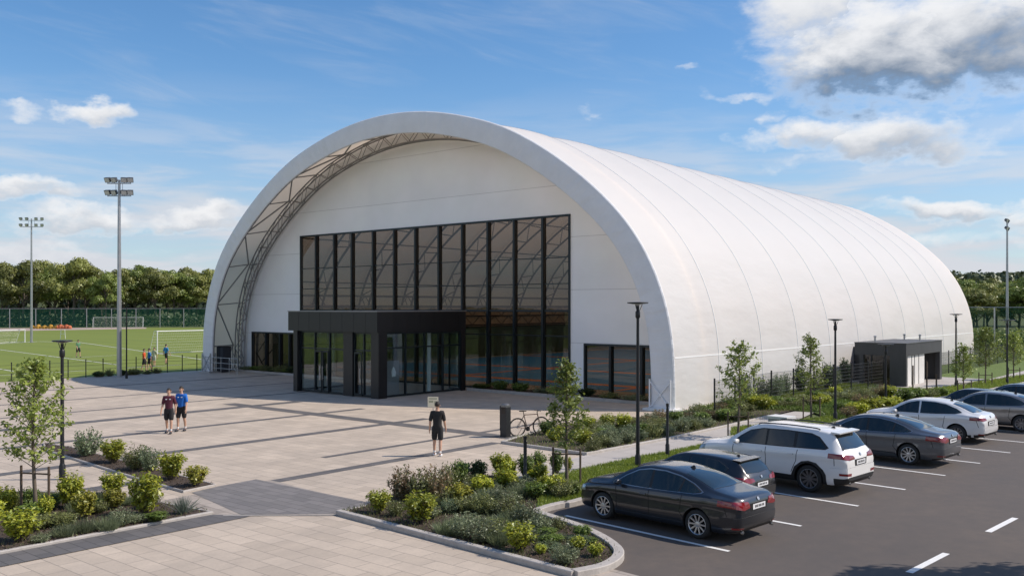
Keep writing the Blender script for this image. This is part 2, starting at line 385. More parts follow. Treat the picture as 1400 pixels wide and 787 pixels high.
# foreground paving laid in the car park's direction, edged by a dark band
dk_t = None
ea, eb = P(0, 775), P(336, 707)            # lower edge of the dark band beside the left bed
ed = (eb-ea).normalized()
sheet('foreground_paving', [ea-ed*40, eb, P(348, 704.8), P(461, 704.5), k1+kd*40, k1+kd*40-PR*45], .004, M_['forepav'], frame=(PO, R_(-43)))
def bandpoly(a, b, w):
    d = (b-a).normalized(); n = Vector((-d.y, d.x, 0))*w/2; return [a+n, b+n, b-n, a-n]
def bandA(p1, p2, w, ext=(0, 0), z=.0045):
    w *= 1.35; s = (bl(P(*p1))[0]+bl(P(*p2))[0])/2; t0 = bl(P(*p1))[1]-ext[0]; t1 = bl(P(*p2))[1]+ext[1]
    sheet('paving_band', [B(s-w/2, t0), B(s+w/2, t0), B(s+w/2, t1), B(s-w/2, t1)], z, M_['darkpav'], frame=BF)
def bandB(p1, p2, w, z=.0085, ext=(0, 0)):
    t = (bl(P(*p1))[1]+bl(P(*p2))[1])/2; s0 = bl(P(*p1))[0]-ext[0]; s1 = bl(P(*p2))[0]+ext[1]
    sheet('paving_band', [B(s0, t-w/2), B(s1, t-w/2), B(s1, t+w/2), B(s0, t+w/2)], z, M_['darkpav'], frame=BF)
bandA((0, 540), (250, 519), .30, (12, 14))
bandA((75, 547.5), (221, 537), .22, (8, 10))
bandA((89, 562), (440, 535), .22, (12, 0))
bandA((68, 583), (402, 548), .55, (14, 0))
bandA((142, 598), (495, 558), .32, (14, 0))
bandA((222, 619), (516, 581), .38, (10, 3))
bandA((450, 644), (680, 605), .34, (2, 0))
bandA((560, 606), (760, 575), .22, (4, 0))
bandB((320, 551), (640, 593), .75, ext=(0, 4.6))
bandB((90, 668), (300, 668), .40) if False else None
sheet('paving_band', [P(110, 668), P(187, 656.5), P(205, 659), P(130, 671)], .0085, M_['darkpav'], frame=BF)
M_['midpav'] = paver_mat('mid_grey_pavers', (.19, .18, .178), (.135, .13, .13), (.07, .07, .07), .6, .3, .14, (.26, .235, .215))
# dark crossing strip between the two foreground beds
sheet('paving_patch', [P(262, 673), P(296, 665), P(350, 655), P(520, 690), P(461, 702), P(330, 703.5)], .0085, M_['midpav'], frame=BF)
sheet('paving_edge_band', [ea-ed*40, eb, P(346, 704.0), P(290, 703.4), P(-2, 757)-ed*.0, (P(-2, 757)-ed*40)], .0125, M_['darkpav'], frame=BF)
sheet('joint_line', bandpoly(P(305, 704.6), P(463, 704.2), .07), .0165, M_['kerb'])
# asphalt
ak = [P(731, 704), P(770, 692), K(-5.15, 1.47), K(-5.9, 8), K(-7.0, 16), K(-7.74, 21.5), K(-8.06, 28), K(-8.3, 40), K(-8.6, 80)]
def asphalt():
    m = bpy.data.materials.new('asphalt'); m.use_nodes = True; nt = m.node_tree; L = nt.links; b = nt.nodes['Principled BSDF']
    b.inputs['Roughness'].default_value = .82; b.inputs['Specular IOR Level'].default_value = .35
    tc = nt.nodes.new('ShaderNodeTexCoord'); cur = None
    def nz(s, st=(1, 1, 1)):
        mp = nt.nodes.new('ShaderNodeMapping'); mp.inputs['Scale'].default_value = st; L.new(tc.outputs['Object'], mp.inputs[0])
        n = nt.nodes.new('ShaderNodeTexNoise'); n.inputs['Scale'].default_value = s; n.inputs['Detail'].default_value = 7; n.inputs['Roughness'].default_value = .7
        L.new(mp.outputs[0], n.inputs[0]); mr = nt.nodes.new('ShaderNodeMapRange'); mr.inputs['From Min'].default_value = .33; mr.inputs['From Max'].default_value = .68
        L.new(n.outputs['Fac'], mr.inputs[0]); return mr.outputs[0]
    cur = None
    for i, (s, st, c, amt) in enumerate(((.3, (1, .5, 1), (.125, .098, .078), 1.0), (2.2, (1, 1, 1), (.062, .055, .052), .65), (60, (1, 1, 1), (.15, .135, .125), .45))):
        mx = nt.nodes.new('ShaderNodeMix'); mx.data_type = 'RGBA'; mu = nt.nodes.new('ShaderNodeMath'); mu.operation = 'MULTIPLY'; mu.inputs[1].default_value = amt
        L.new(nz(s, st), mu.inputs[0]); L.new(mu.outputs[0], mx.inputs[0])
        if cur is None: mx.inputs[6].default_value = (.072, .064, .060, 1)
        else: L.new(cur, mx.inputs[6])
        mx.inputs[7].default_value = (*c, 1); cur = mx.outputs[2]
    L.new(cur, b.inputs['Base Color'])
    n = nt.nodes.new('ShaderNodeTexNoise'); n.inputs['Scale'].default_value = 90; L.new(tc.outputs['Object'], n.inputs[0])
    bp = nt.nodes.new('ShaderNodeBump'); bp.inputs['Distance'].default_value = .005; L.new(n.outputs['Fac'], bp.inputs['Height']); L.new(bp.outputs[0], b.inputs['Normal'])
    return m
M_['asphalt'] = asphalt()
sheet('car_park', ak+[K(60, 80), K(60, -60), K(1, -60), k1+kd*60, k2, k2+(P(731, 704)-k2)*.0+Vector((0, .3, 0))], 0.0, M_['asphalt'], frame=KF)
line = mat('road_paint', (.8, .8, .8))
ends = [(0, 0.0), (0, 3.05), (0, 6.02), (0, 8.95), (0, 11.9), (0, 14.9), (0, 17.9), (0, 20.9), (0, 23.9), (0, 26.9), (0, 29.9), (0, 32.9), (0, 35.9)]
def run_kerb_s(t):
    kk = [kl(p) for p in ak[2:]]
    for a, b in zip(kk, kk[1:]):
        if a[1] <= t <= b[1]: return a[0]+(b[0]-a[0])*(t-a[1])/(b[1]-a[1])
    return kk[0][0]+.5
for i, (s, t) in enumerate(ends):
    o = sheet('stall_line', [K(run_kerb_s(t)+.15, t-.055), K(s, t-.055), K(s, t+.055), K(run_kerb_s(t)+.15, t+.055)], .004, line, frame=KF)
for i in range(-2, 14):
    t0 = .25+i*4.4 - 3.55
    sheet('centre_dash', [K(3.2-.07, t0), K(3.2+.07, t0), K(3.2+.07, t0+1.9), K(3.2-.07, t0+1.9)], .004, line, frame=KF)
# beds ---------------------------------------------------------------
nose = catmull([P(731, 704), P(750, 710), P(796, 726), P(832, 745), P(846, 762), P(828, 778), P(785, 788)], 6)
bedA = [P(463, 703)]+[P(499, 694), P(530, 680), P(575, 664), P(640, 648), P(738, 662), P(731, 704)]+[p for p in nose[1:]]
def bed(name, poly, z, amp=.03, m=None, kind='structure'):
    """soil or lawn surface gently uneven, meshed over the polygon"""
    bm = bmesh.new(); vs = [bm.verts.new((p[0], p[1], 0)) for p in poly]; f = bm.faces.new(vs)
    bmesh.ops.triangulate(bm, faces=[f])
    for _ in range(3 if amp else 1):
        bmesh.ops.subdivide_edges(bm, edges=[e for e in bm.edges if e.calc_length() > .7], cuts=1)
        bmesh.ops.triangulate(bm, faces=bm.faces[:])
    for v in bm.verts:
        inner = not v.is_boundary
        v.co.z = z+(amp*(.5+.5*math.sin(v.co.x*1.7+v.co.y*.9)*math.cos(v.co.y*1.3)) if inner else 0)
    bmesh.ops.recalc_face_normals(bm, faces=bm.faces)
    if sum(f.normal.z for f in bm.faces) < 0: bmesh.ops.reverse_faces(bm, faces=bm.faces)
    me = bpy.data.meshes.new(name); bm.to_mesh(me); bm.free(); me.materials.append(m or M_['soil'])
    o = link(name, me); tag(o, None, None, None, kind); return o
bed('planting_bed', bedA, .06)
kerb('kerb', dense([P(463, 703), P(785, 788)], .8), .17, .12, 'straight kerb')
kerb('kerb', nose, .22, .13, 'curved kerb')
kerb('kerb', dense([P(463, 702), P(499, 694)], .5), .1, .07, 'kerb')
kerb('kerb', catmull([P(731, 704), P(745, 698), P(770, 692), K(-5.15, 1.47)]+ak[3:], 5), .20, .13, 'row kerb')
bedB = [P(-60, 768), P(0, 757), P(290, 702), P(222, 689), P(120, 675), P(-60, 672)]
bed('planting_bed', bedB, .05); kerb('kerb', dense([P(-60, 768), P(0, 757), P(290, 702)], .8), .12, .07, 'kerb')
kerb('kerb', dense([P(290, 702), P(222, 689), P(120, 675), P(-60, 672)], .8), .08, .06, 'kerb')
bedC = [P(60, 607), P(95, 612), P(294, 664), P(251, 673), P(187.5, 655), P(98, 627), P(62, 616)]
bed('planting_bed', bedC, .05); kerb('kerb', dense(bedC, .8, True), .08, .06, 'kerb', closed=True)
# lawn strip between the path and the car park
lawnA = [P(738, 660), P(796, 645), P(868, 629), P(912, 621), P(956, 612), P(1050, 592), P(1140, 572), K(-7.74, 21.3)]+[K(-7.0, 16), K(-5.9, 8), K(-5.15, 1.6), P(770, 691), P(733, 702)]
bed('lawn', lawnA, .07, .02, M_['lawn'])
kerb('kerb', dense([P(738, 661), P(796, 646)], .8), .08, .09, 'kerb')
# path, bed along the hall
pth = [P(796, 646), P(738, 661), P(690, 652), P(802, 622), P(918, 600), P(1000, 582), P(1052, 570), P(1100, 559), P(1113, 564), P(1060, 588), P(956, 612), P(912, 622), P(868, 629)]
sheet('path', pth, .016, M_['path'], frame=FK)
bedD = [P(687, 606), P(802, 622), P(918, 600), P(1000, 582), P(1052, 570), P(1085, 562), P(1020, 557), B(23.4, 2.5), B(21.2, -1.9), P(760, 583)]
bed('planting_bed', bedD, .06); kerb('kerb', dense([P(760, 583), P(687, 606), P(802, 622), P(918, 600), P(1000, 582), P(1052, 570)], .8), .13, .1, 'kerb')
# grass and second path further along the hall
lawnB = [B(21.0, -1.5), B(23.4, 2.5), P(1020, 557), P(1085, 562), P(1113, 564), P(1150, 578), P(1223, 561), P(1300, 545), P(1400, 524), K(-8.3, 40), K(-8.6, 80), B(21, 120), B(21.0, 57)]
bed('lawn', lawnB, .02, 0, M_['lawn'])
sheet('path', [P(1010, 561), P(1074, 553.5), P(1137, 544), P(1184, 537.5), P(1223, 531), P(1240, 535), P(1300, 529), P(1334, 523), P(1400, 507), P(1500, 487), P(1500, 492), P(1400, 513), P(1342, 528), P(1270, 541), P(1235, 540), P(1190, 545.5), P(1110, 556), P(1020, 566)][:], .03, M_['path'], frame=FK)
sheet('path', [B(20.9, 20.5), B(27.5, 20.5), B(27.5, 31), B(20.9, 31)], .035, M_['path'], frame=FK)
# sports field to the left
def fm():
    m = mat('artificial_turf', (.175, .215, .022), .9, var=1, color2=(.125, .165, .018), scale=.22, stretch=(.04, 1, 1)); return m
fld = [B(-22.6, -70), B(-22.6, 40), B(-24, 150), P(215, 447.5), P(0, 449.5), P(-400, 452), B(-160, -70)]
sheet('sports_field', fld, -.02, fm(), frame=BF)
sheet('running_track', [P(-300, 456), P(0, 452.5), P(200, 449), P(200, 447.3), P(0, 448.3), P(-300, 449)], -.010, mat('pink_track', (.42, .33, .28), .9, var=.2, scale=.2))
def fline(a, b, w=.12): sheet('field_line', bandpoly(P(*a), P(*b), w), -.008, M_['white_line'])
for a, b, w in [((-60, 470), (163, 498.5), .14), ((163, 498.5), (290, 491), .14) if False else ((163, 498.5), (276, 505), .0001), ((173, 502.5), (276, 496.5), .14), ((-40, 497), (18, 507), .14), ((-30, 471.5), (52, 466.5), .3), ((107, 467.5), (276, 491), .16), ((100, 488.5), (170, 484.5), .14), ((215, 483), (300, 479), .16), ((52, 466.5), (107, 467.5), .3), ((-60, 516), (120, 506), .14)]:
    if w > .01: fline(a, b, w)
# ---------------------------------------------------------------- the membrane hall
half = [(20.75, 0), (20.75, 2.2), (20.5, 4.6), (19.6, 7), (18.6, 8.7), (17.2, 10.25), (15.75, 11.5), (14.3, 12.6), (12.6, 13.7), (10.9, 14.65), (9.1, 15.45), (5.6, 16.45), (2.8, 16.95), (0, 17.1)]
prof = [Vector((s, z, 0)) for s, z in half]+[Vector((-s, z, 0)) for s, z in half[-2::-1]]
cr = catmull(prof, 12)
Lc = [0]
for a, b in zip(cr, cr[1:]): Lc.append(Lc[-1]+(b-a).length)
NP = 120
def samp(d):
    for i in range(len(Lc)-1):
        if Lc[i+1] >= d-1e-9: return cr[i].lerp(cr[i+1], (d-Lc[i])/(Lc[i+1]-Lc[i]))
    return cr[-1]
PF = [samp(Lc[-1]*i/NP) for i in range(NP+1)]
for _ in range(12): PF = [PF[0]]+[(PF[i-1]+PF[i]*2+PF[i+1])/4 for i in range(1, NP)]+[PF[-1]]
NRM = []
for i in range(NP+1):
    d = (PF[min(i+1, NP)]-PF[max(i-1, 0)]).normalized(); NRM.append(Vector((d.y, -d.x, 0)))     # outward
if NRM[NP//2].y < 0: NRM = [-n for n in NRM]
def off(i, k): p = PF[i]+NRM[i]*k; return (p.x, max(p.y, 0))
def off_f(u, k):
    i = min(int(u), NP-1); f = u-i; a, b = Vector(off(i, k)), Vector(off(i+1, k)); return a.lerp(b, f)
hall = thing('sports_hall', 'large white arched membrane sports hall with a dark glazed front', 'sports hall', BO, R_(-40))
def membrane():
    m = bpy.data.materials.new('white_membrane'); m.use_nodes = True; nt = m.node_tree; L = nt.links; b = nt.nodes['Principled BSDF']; out = nt.nodes['Material Output']
    b.inputs['Base Color'].default_value = (.80, .795, .785, 1); b.inputs['Roughness'].default_value = .55; b.inputs['Specular IOR Level'].default_value = .3
    tc = nt.nodes.new('ShaderNodeTexCoord')
    mp = nt.nodes.new('ShaderNodeMapping'); mp.inputs['Scale'].default_value = (1, .35, 1); L.new(tc.outputs['Object'], mp.inputs[0])
    n = nt.nodes.new('ShaderNodeTexNoise'); n.inputs['Scale'].default_value = .7; n.inputs['Detail'].default_value = 4; L.new(mp.outputs[0], n.inputs[0])
    bp = nt.nodes.new('ShaderNodeBump'); bp.inputs['Distance'].default_value = .10; L.new(n.outputs['Fac'], bp.inputs['Height']); L.new(bp.outputs[0], b.inputs['Normal'])
    n2 = nt.nodes.new('ShaderNodeTexNoise'); n2.inputs['Scale'].default_value = .25; n2.inputs['Detail'].default_value = 6; L.new(tc.outputs['Object'], n2.inputs[0])
    mx = nt.nodes.new('ShaderNodeMix'); mx.data_type = 'RGBA'; L.new(n2.outputs['Fac'], mx.inputs[0]); mx.inputs[6].default_value = (.86, .86, .86, 1); mx.inputs[7].default_value = (.80, .80, .80, 1)
    L.new(mx.outputs[2], b.inputs['Base Color'])
    t = nt.nodes.new('ShaderNodeBsdfTranslucent'); t.inputs[0].default_value = (1.0, .80, .58, 1)
    s = nt.nodes.new('ShaderNodeMixShader'); s.inputs[0].default_value = .37; L.new(b.outputs[0], s.inputs[1]); L.new(t.outputs[0], s.inputs[2]); L.new(s.outputs[0], out.inputs[0]); return m
M_['membrane'] = membrane()
M_['rimfab'] = mat('rim_fabric', (.78, .785, .80), .6, var=.10, scale=.8)
def crease(m):
    nt = m.node_tree; L = nt.links; N = nt.nodes.new
    def mt(op, a, b=0.0):
        q = N('ShaderNodeMath'); q.operation = op
        for i_, s_ in ((0, a), (1, b)):
            if isinstance(s_, (int, float)): q.inputs[i_].default_value = s_
            else: L.new(s_, q.inputs[i_])
        return q.outputs[0]
    tc = N('ShaderNodeTexCoord'); sx = N('ShaderNodeSeparateXYZ'); L.new(tc.outputs['Object'], sx.inputs[0]); cb = N('ShaderNodeCombineXYZ')
    L.new(mt('MULTIPLY', mt('ARCTAN2', sx.outputs[2], sx.outputs[0]), 17.0), cb.inputs[0])
    L.new(mt('MULTIPLY', mt('SQRT', mt('ADD', mt('MULTIPLY', sx.outputs[0], sx.outputs[0]), mt('MULTIPLY', sx.outputs[2], sx.outputs[2]))), .22), cb.inputs[1])
    n = N('ShaderNodeTexNoise'); n.inputs['Scale'].default_value = 2.6; n.inputs['Detail'].default_value = 4; L.new(cb.outputs[0], n.inputs['Vector'])
    bp = N('ShaderNodeBump'); bp.inputs['Distance'].default_value = .085; L.new(n.outputs['Fac'], bp.inputs['Height']); L.new(bp.outputs[0], nt.nodes['Principled BSDF'].inputs['Normal'])
crease(M_['rimfab'])
SEAM = [4.7, 9.9, 15.0, 20.2, 25.5, 30.7, 36.1, 41.4, 46.6, 51.3]; LEN = 57.0
cells = [.131]+SEAM+[LEN]
mb = MB(); ts = []
for a, b in zip(cells, cells[1:]):
    for k in range(6): ts.append((a+(b-a)*k/6, math.sin(math.pi*k/6)*.10))
ts.append((LEN, 0))
vs = []
for t, dip in ts:
    for i in range(NP+1): x, z = off(i, -dip*min(1, PF[i].y/3)); vs.append((x, t, z))
n = NP+1
mb.add(vs, [(i*n+k, i*n+k+1, (i+1)*n+k+1, (i+1)*n+k) for i in range(len(ts)-1) for k in range(NP)])
me = mb.mesh('roof_membrane', M_['membrane'], smooth=True, fix=False)
me.update()
c0 = me.polygons[NP//2]
if c0.normal.z < 0: me.flip_normals()
roof = link('roof_membrane', me, hall)
seamm = mat('membrane_seam', (.72, .72, .71), .6)
for t in SEAM:
    mb = MB(); vs = []
    for i in range(NP+1):
        for tt, k in ((t-.035, -.01), (t-.025, .018), (t+.025, .018), (t+.035, -.01)): x, z = off(i, k); vs.append((x, tt, z))
    mb.add(vs, [(i*4+k, i*4+k+1, (i+1)*4+k+1, (i+1)*4+k) for i in range(NP) for k in range(3)]); mb.build('seam', seamm, roof, smooth=True)
mb = MB()
for sgn in (1,):
    u = next(i for i in range(NP) if PF[i].y > 2.1)
    
    vs2 = []
    for t, dip in ts:
        for du in (0, .18): p = off_f(u+du, -dip*min(1, PF[u].y/3)+.012); vs2.append((p.x, t, p.y))
    mb.add(vs2, [(i*2, i*2+1, i*2+3, i*2+2) for i in range(len(ts)-1)])
mb.build('skirt_seam', seamm, roof)
# front rim
def ring(levels, name, m, parent, smooth=45):
    mb = MB(); vs = []
    for i in range(NP+1):
        for k, t in levels: x, z = off(i, k); vs.append((x, t, z))
    q = len(levels); mb.add(vs, [(i*q+k, i*q+k+1, (i+1)*q+k+1, (i+1)*q+k) for i in range(NP) for k in range(q-1)])
    return mb.build(name, m, parent, smooth=smooth)
ring([(.0, .13), (.0, .08), (-.05, .02), (-.12, 0), (-.5, -.03), (-.9, -.01), (-1.26, .02), (-1.30, .05), (-1.30, .14), (-1.24, .15)], 'front_rim', M_['rimfab'], hall, smooth=28)
# soffit liner between rim and end wall
sof = mat('soffit_fabric', (.42, .40, .375), .75, var=.2, scale=.6, bump=.08, bscale=.9)

# end wall
WT = 3.2
def wallmat():
    m = bpy.data.materials.new('end_wall_fabric'); m.use_nodes = True; nt = m.node_tree; L = nt.links; b = nt.nodes['Principled BSDF']; b.inputs['Roughness'].default_value = .6
    tc = nt.nodes.new('ShaderNodeTexCoord'); sx = nt.nodes.new('ShaderNodeSeparateXYZ'); L.new(tc.outputs['Object'], sx.inputs[0])
    cb = nt.nodes.new('ShaderNodeCombineXYZ'); ax_ = nt.nodes.new('ShaderNodeMath'); ax_.inputs[1].default_value = 300; L.new(sx.outputs[0], ax_.inputs[0]); L.new(ax_.outputs[0], cb.inputs[0]); L.new(sx.outputs[2], cb.inputs[1])
    br = nt.nodes.new('ShaderNodeTexBrick'); L.new(cb.outputs[0], br.inputs['Vector']); br.offset = 0; br.inputs['Scale'].default_value = 1
    br.inputs['Brick Width'].default_value = 900; br.inputs['Row Height'].default_value = 3.0; br.inputs['Mortar Size'].default_value = .022
    br.inputs['Color1'].default_value = (.79, .79, .79, 1); br.inputs['Color2'].default_value = (.77, .77, .77, 1); br.inputs['Mortar'].default_value = (.58, .58, .58, 1)
    n = nt.nodes.new('ShaderNodeTexNoise'); n.inputs['Scale'].default_value = .35; n.inputs['Detail'].default_value = 5; L.new(tc.outputs['Object'], n.inputs[0])
    mx = nt.nodes.new('ShaderNodeMix'); mx.data_type = 'RGBA'; mx.blend_type = 'MULTIPLY'; mx.inputs[0].default_value = .25; L.new(br.outputs['Color'], mx.inputs[6]); L.new(n.outputs['Color'], mx.inputs[7])
    hs = nt.nodes.new('ShaderNodeHueSaturation'); hs.inputs['Saturation'].default_value = .2; L.new(mx.outputs[2], hs.inputs['Color']); hs.inputs['Value'].default_value = 1.22
    L.new(hs.outputs[0], b.inputs['Base Color'])
    bp = nt.nodes.new('ShaderNodeBump'); bp.inputs['Distance'].default_value = .06; L.new(n.outputs['Fac'], bp.inputs['Height']); L.new(bp.outputs[0], b.inputs['Normal']); return m
M_['endwall'] = wallmat()
def arc_s(z):                # half width of the shell interior at height z
    for i in range(NP//2):
        a, b = off(i, -.2), off(i+1, -.2)
        if a[1] <= z <= b[1]: return abs(a[0]+(b[0]-a[0])*(z-a[1])/max(1e-6, b[1]-a[1]))
    return 0
WL, WR, WTOP = -12.64, 12.24, 10.3
def endwall(t0, t1):
    mb = MB()
    def arcpts(z0, z1, sg, n=24):
        return [(sg*arc_s(z0+(z1-z0)*i/n), z0+(z1-z0)*i/n) for i in range(n+1)]
    top = [(off(i, -.2)) for i in range(NP+1) if off(i, -.2)[1] > WTOP]
    mb.prism_y([(arc_s(WTOP), WTOP)]+top+[(-arc_s(WTOP), WTOP)], t0, t1)
    mb.prism_y([(WL, 3.1), (WL, WTOP)]+arcpts(WTOP, 3.1, -1), t0, t1)
    mb.prism_y([(WR, 2.98), (WR, WTOP)]+arcpts(WTOP, 2.98, 1), t0, t1)
    mb.prism_y([(-18.82, 0), (-18.82, 3.1), (-arc_s(3.1), 3.1), (-arc_s(.1), 0)], t0, t1)
    mb.prism_y([(18.0, 0), (18.0, 2.98), (arc_s(2.98), 2.98), (arc_s(.1), 0)], t0, t1)
    mb.prism_y([(WR, 0), (13.2, 0), (13.2, 2.98), (WR, 2.98)], t0, t1)
    return mb
endwall(WT, WT+.2).build('end_wall', M_['endwall'], hall)
mb = MB(); mb.prism_y([off(i, -.05) for i in range(NP+1)], LEN-.25, LEN-.05); mb.build('back_wall', M_['endwall'], hall)
# glazing
gl = glass_mat('tinted_glass', (.60, .54, .48), .005)
fr = mat('window_frame', (.012, .02, .026), .35, .4)
def glazing(name, s0, s1, z0, z1, muls, trans, y=WT, fw=.11, mw=.14):
    f = MB()
    f.b2((s0, y-.08, z1-fw), (s1, y+.14, z1)); f.b2((s0, y-.08, z0), (s1, y+.14, z0+fw))
    f.b2((s0, y-.08, z0+fw), (s0+fw, y+.14, z1-fw)); f.b2((s1-fw, y-.08, z0+fw), (s1, y+.14, z1-fw))
    fo = MB()
    for m in muls: f.b2((m-mw/2, y-.14, z0+fw), (m+mw/2, y+.16, z1-fw))
    for z, w in trans: f.b2((s0+fw, y-.05, z-w/2), (s1-fw, y+.10, z+w/2))
    w = f.build(name, fr, hall)
    cuts = [s0+fw]+list(muls)+[s1-fw]
    for a, b in zip(cuts, cuts[1:]):
        p = MB(); p.b2((a+.08, y+.02, z0+fw), (b-.08, y+.035, z1-fw)); p.build('pane', gl, w)
    return w
MU = [-10.73, -8.65, -6.72, -4.49, -2.36, -.32, 1.83, 3.89, 6.03, 8.13, 10.29]
glazing('glass_wall', WL, WR, .02, WTOP, MU, [(3.35, .07), (4.8, .12), (6.36, .05), (7.86, .05)])
glazing('window', -18.82, WL-.02, .02, 3.1, [-16.9, -15.1, -13.9], [])
glazing('window', 13.2, 18.0, .02, 2.98, [15.0, 17.0], [])
# lattice arches
def lattice_arch(t, ko, ki, step=.95, rc=.07, rw=.035, depth=.0, name='lattice_arch', mm=None, cross=True):
    mb = MB(); planes = [t] if not depth else [t-depth/2, t+depth/2]
    ids = list(range(0, NP+1, 2))
    for y in planes:
        for k in (ko, ki): mb.path([(off(i, k)[0], y, off(i, k)[1]) for i in ids], rc, 5)
        tot = NP; c = int(Lc[-1]/step); 
        for j in range(c):
            u0 = NP*j/c; u1 = NP*(j+1)/c; a = off_f(u0, ko if j % 2 else ki); b = off_f(u1, ki if j % 2 else ko)
            mb.tube((a.x, y, a.y), (b.x, y, b.y), rw, n=4, cap=False)
    if depth:
        for j in range(0, NP, 4):
            for k in (ko, ki):
                a = off(j, k); b = off(min(j+4, NP), k); mb.tube((a[0], planes[0], a[1]), (b[0], planes[1], b[1]), rw, n=4, cap=False)
    return mb.build(name, mm or M_['truss'], hall)
lattice_arch(2.75, -.45, -1.3, .9, .055, .03, .3)
lattice_arch(.25, -.2, -1.2, 1.1, .05, .03)
intr = mat('interior_truss', (.10, .095, .09), .5, .4)
for t in SEAM: lattice_arch(t, -.35, -1.55, 1.25, .10, .05, mm=intr)
# braces under the overhang
pitch = 0; j = 0; u = 3.0
while u < NP-3:
    u2 = u+NP/17.0
    mb = MB(); a = off_f(u if j % 2 else u2, -1.0); b = off_f(u2 if j % 2 else u, -.5)
    mb.tube((a.x, .3, a.y), (b.x, 2.4, b.y), .055, n=6); mb.build('brace', M_['truss'], hall)
    mb = MB(); a = off_f(u2, -1.05); b = off_f(u2, -.55); mb.tube((a.x, .3, a.y), (b.x, 2.4, b.y), .045, n=6); mb.build('brace', M_['truss'], hall)
    u = u2; j += 1
# purlins inside
mb = MB()
for i in range(6, NP-5, 9):
    x, z = off(i, -.4); mb.tube((x, 3.5, z), (x, LEN-.5, z), .06, n=5, cap=False)
mb.build('purlins', intr, hall)
for sg in (-1, 1):          # mid height wall bracing inside
    mb = MB()
    for a, b in zip(SEAM, SEAM[1:]):
        x0 = sg*(arc_s(.5)-.7)
        mb.tube((x0, a, .5), (sg*(arc_s(6)-.7), b, 6), .05, n=4); mb.tube((x0, b, .5), (sg*(arc_s(6)-.7), a, 6), .05, n=4)
        for z in (3.0, 4.6, 6.0): mb.tube((sg*(arc_s(z)-.6), a, z), (sg*(arc_s(z)-.6), b, z), .09, n=4)
    mb.build('wall_bracing', intr, hall)
# girders along the sides and the back
for sg in (-1, 0, 1):
    mb = MB()
    if sg: A0, A1 = Vector((sg*18.4, 5, 0)), Vector((sg*18.4, LEN-3, 0))
    else: A0, A1 = Vector((-18, LEN-3, 0)), Vector((18, LEN-3, 0))
    n_ = int((A1-A0).length/1.1)
    for z in (3.25, 4.15, 5.1): mb.tube(A0+Vector((0, 0, z)), A1+Vector((0, 0, z)), .07, n=4)
    for k in range(n_):
        for za, zb in ((3.25, 4.15), (4.15, 5.1)):
            p, q = A0.lerp(A1, k/n_), A0.lerp(A1, (k+1)/n_)
            mb.tube(p+Vector((0, 0, za if k % 2 else zb)), q+Vector((0, 0, zb if k % 2 else za)), .04, n=4, cap=False)
    mb.build('girder', intr, hall)
# courts
blue = mat('blue_court', (.04, .34, .80), .45, var=.15, scale=.3); orange = mat('orange_court', (.9, .30, .06), .5); darkfl = mat('hall_floor', (.42, .40, .37), .6)
mb = MB(); mb.b2((-20.3, WT+.25, .0), (20.3, LEN-.3, .02)); mb.build('hall_floor', darkfl, hall)
fl = MB(); fl.b2((-17, 7, .02), (17.5, LEN-4, .03)); co = fl.build('court', blue, hall)
mb = MB()
for t in (9.5, 19.5, 34): mb.b2((-17, t, .031), (17.5, t+.9, .036))
for s in (-3, 12.5): mb.b2((s, 7.2, .037), (s+.5, LEN-5, .041))
mb.build('court_stripes', orange, co)
mb = MB()
for t in (10.5, 16, 22): mb.b2((-17, t, .042), (17.5, t+.07, .046))
mb.build('court_lines', M_['white_line'], co)
# inner wall lining (tan boards) and dark netting along the sides
mb = MB()
for sg in (-1, 1): mb.b2((sg*18.6, 5, 3.1), (sg*18.75, LEN-2, 5.2))
mb.b2((-18.6, LEN-2.2, 3.1), (18.6, LEN-2, 5.2)); mb.build('wall_lining', mat('tan_board', (.58, .49, .37), .7, var=.35, scale=1.5), hall)
mb = MB()
for sg in (-1, 1): mb.b2((sg*18.6, 5, .03), (sg*18.7, LEN-2, 3.0))
mb.b2((-18.6, LEN-2.2, .03), (18.6, LEN-2.1, 3.0)); mb.build('side_netting', mat('dark_green_netting', (.07, .13, .10), .8, var=.4, scale=.6), hall)
# feet of the rim
for sg in (-1, 1):
    mb = MB()
    for y in (-.1, .35, 2.6):
        for x in (19.45, 20.6): mb.tube((sg*x, y, 0), (sg*x, y, 1.5 if y < 1 else 2.2), .045, n=6)
    for y in (-.1, 2.6): mb.tube((sg*19.45, y, .1), (sg*20.6, y, 1.4), .03, n=5); mb.tube((sg*19.45, y, 1.4), (sg*20.6, y, .1), .03, n=5)
    mb.box((sg*20.05, .1, .05), (1.7, .9, .1)); mb.box((sg*20.05, 2.6, .05), (1.6, .7, .1))
    mb.build('steel_foot', M_['white_steel'] if sg > 0 else M_['galv'], hall)
# plinths with planting in front of the low windows are separate kerbs
def plinth(s0, s1, t0, t1):
    m_ = MB(); m_.b2((s0, t0, -.02), (s1, t0+.14, .16)); m_.b2((s0, t0+.14, -.02), (s0+.12, t1, .16)); m_.b2((s1-.12, t0+.14, -.02), (s1, t1, .16))
    m_.b2((s0+.12, t0+.14, 0), (s1-.12, t1, .10), 1)
    o = m_.build('planter_kerb', [M_['kerb'], M_['soil']], None, loc=BO, rz=R_(-40)); tag(o, None, None, None, 'structure')
plinth(-19.6, -2.5, 2.2, 3.05); plinth(5.6, 19.6, 1.7, 3.05)

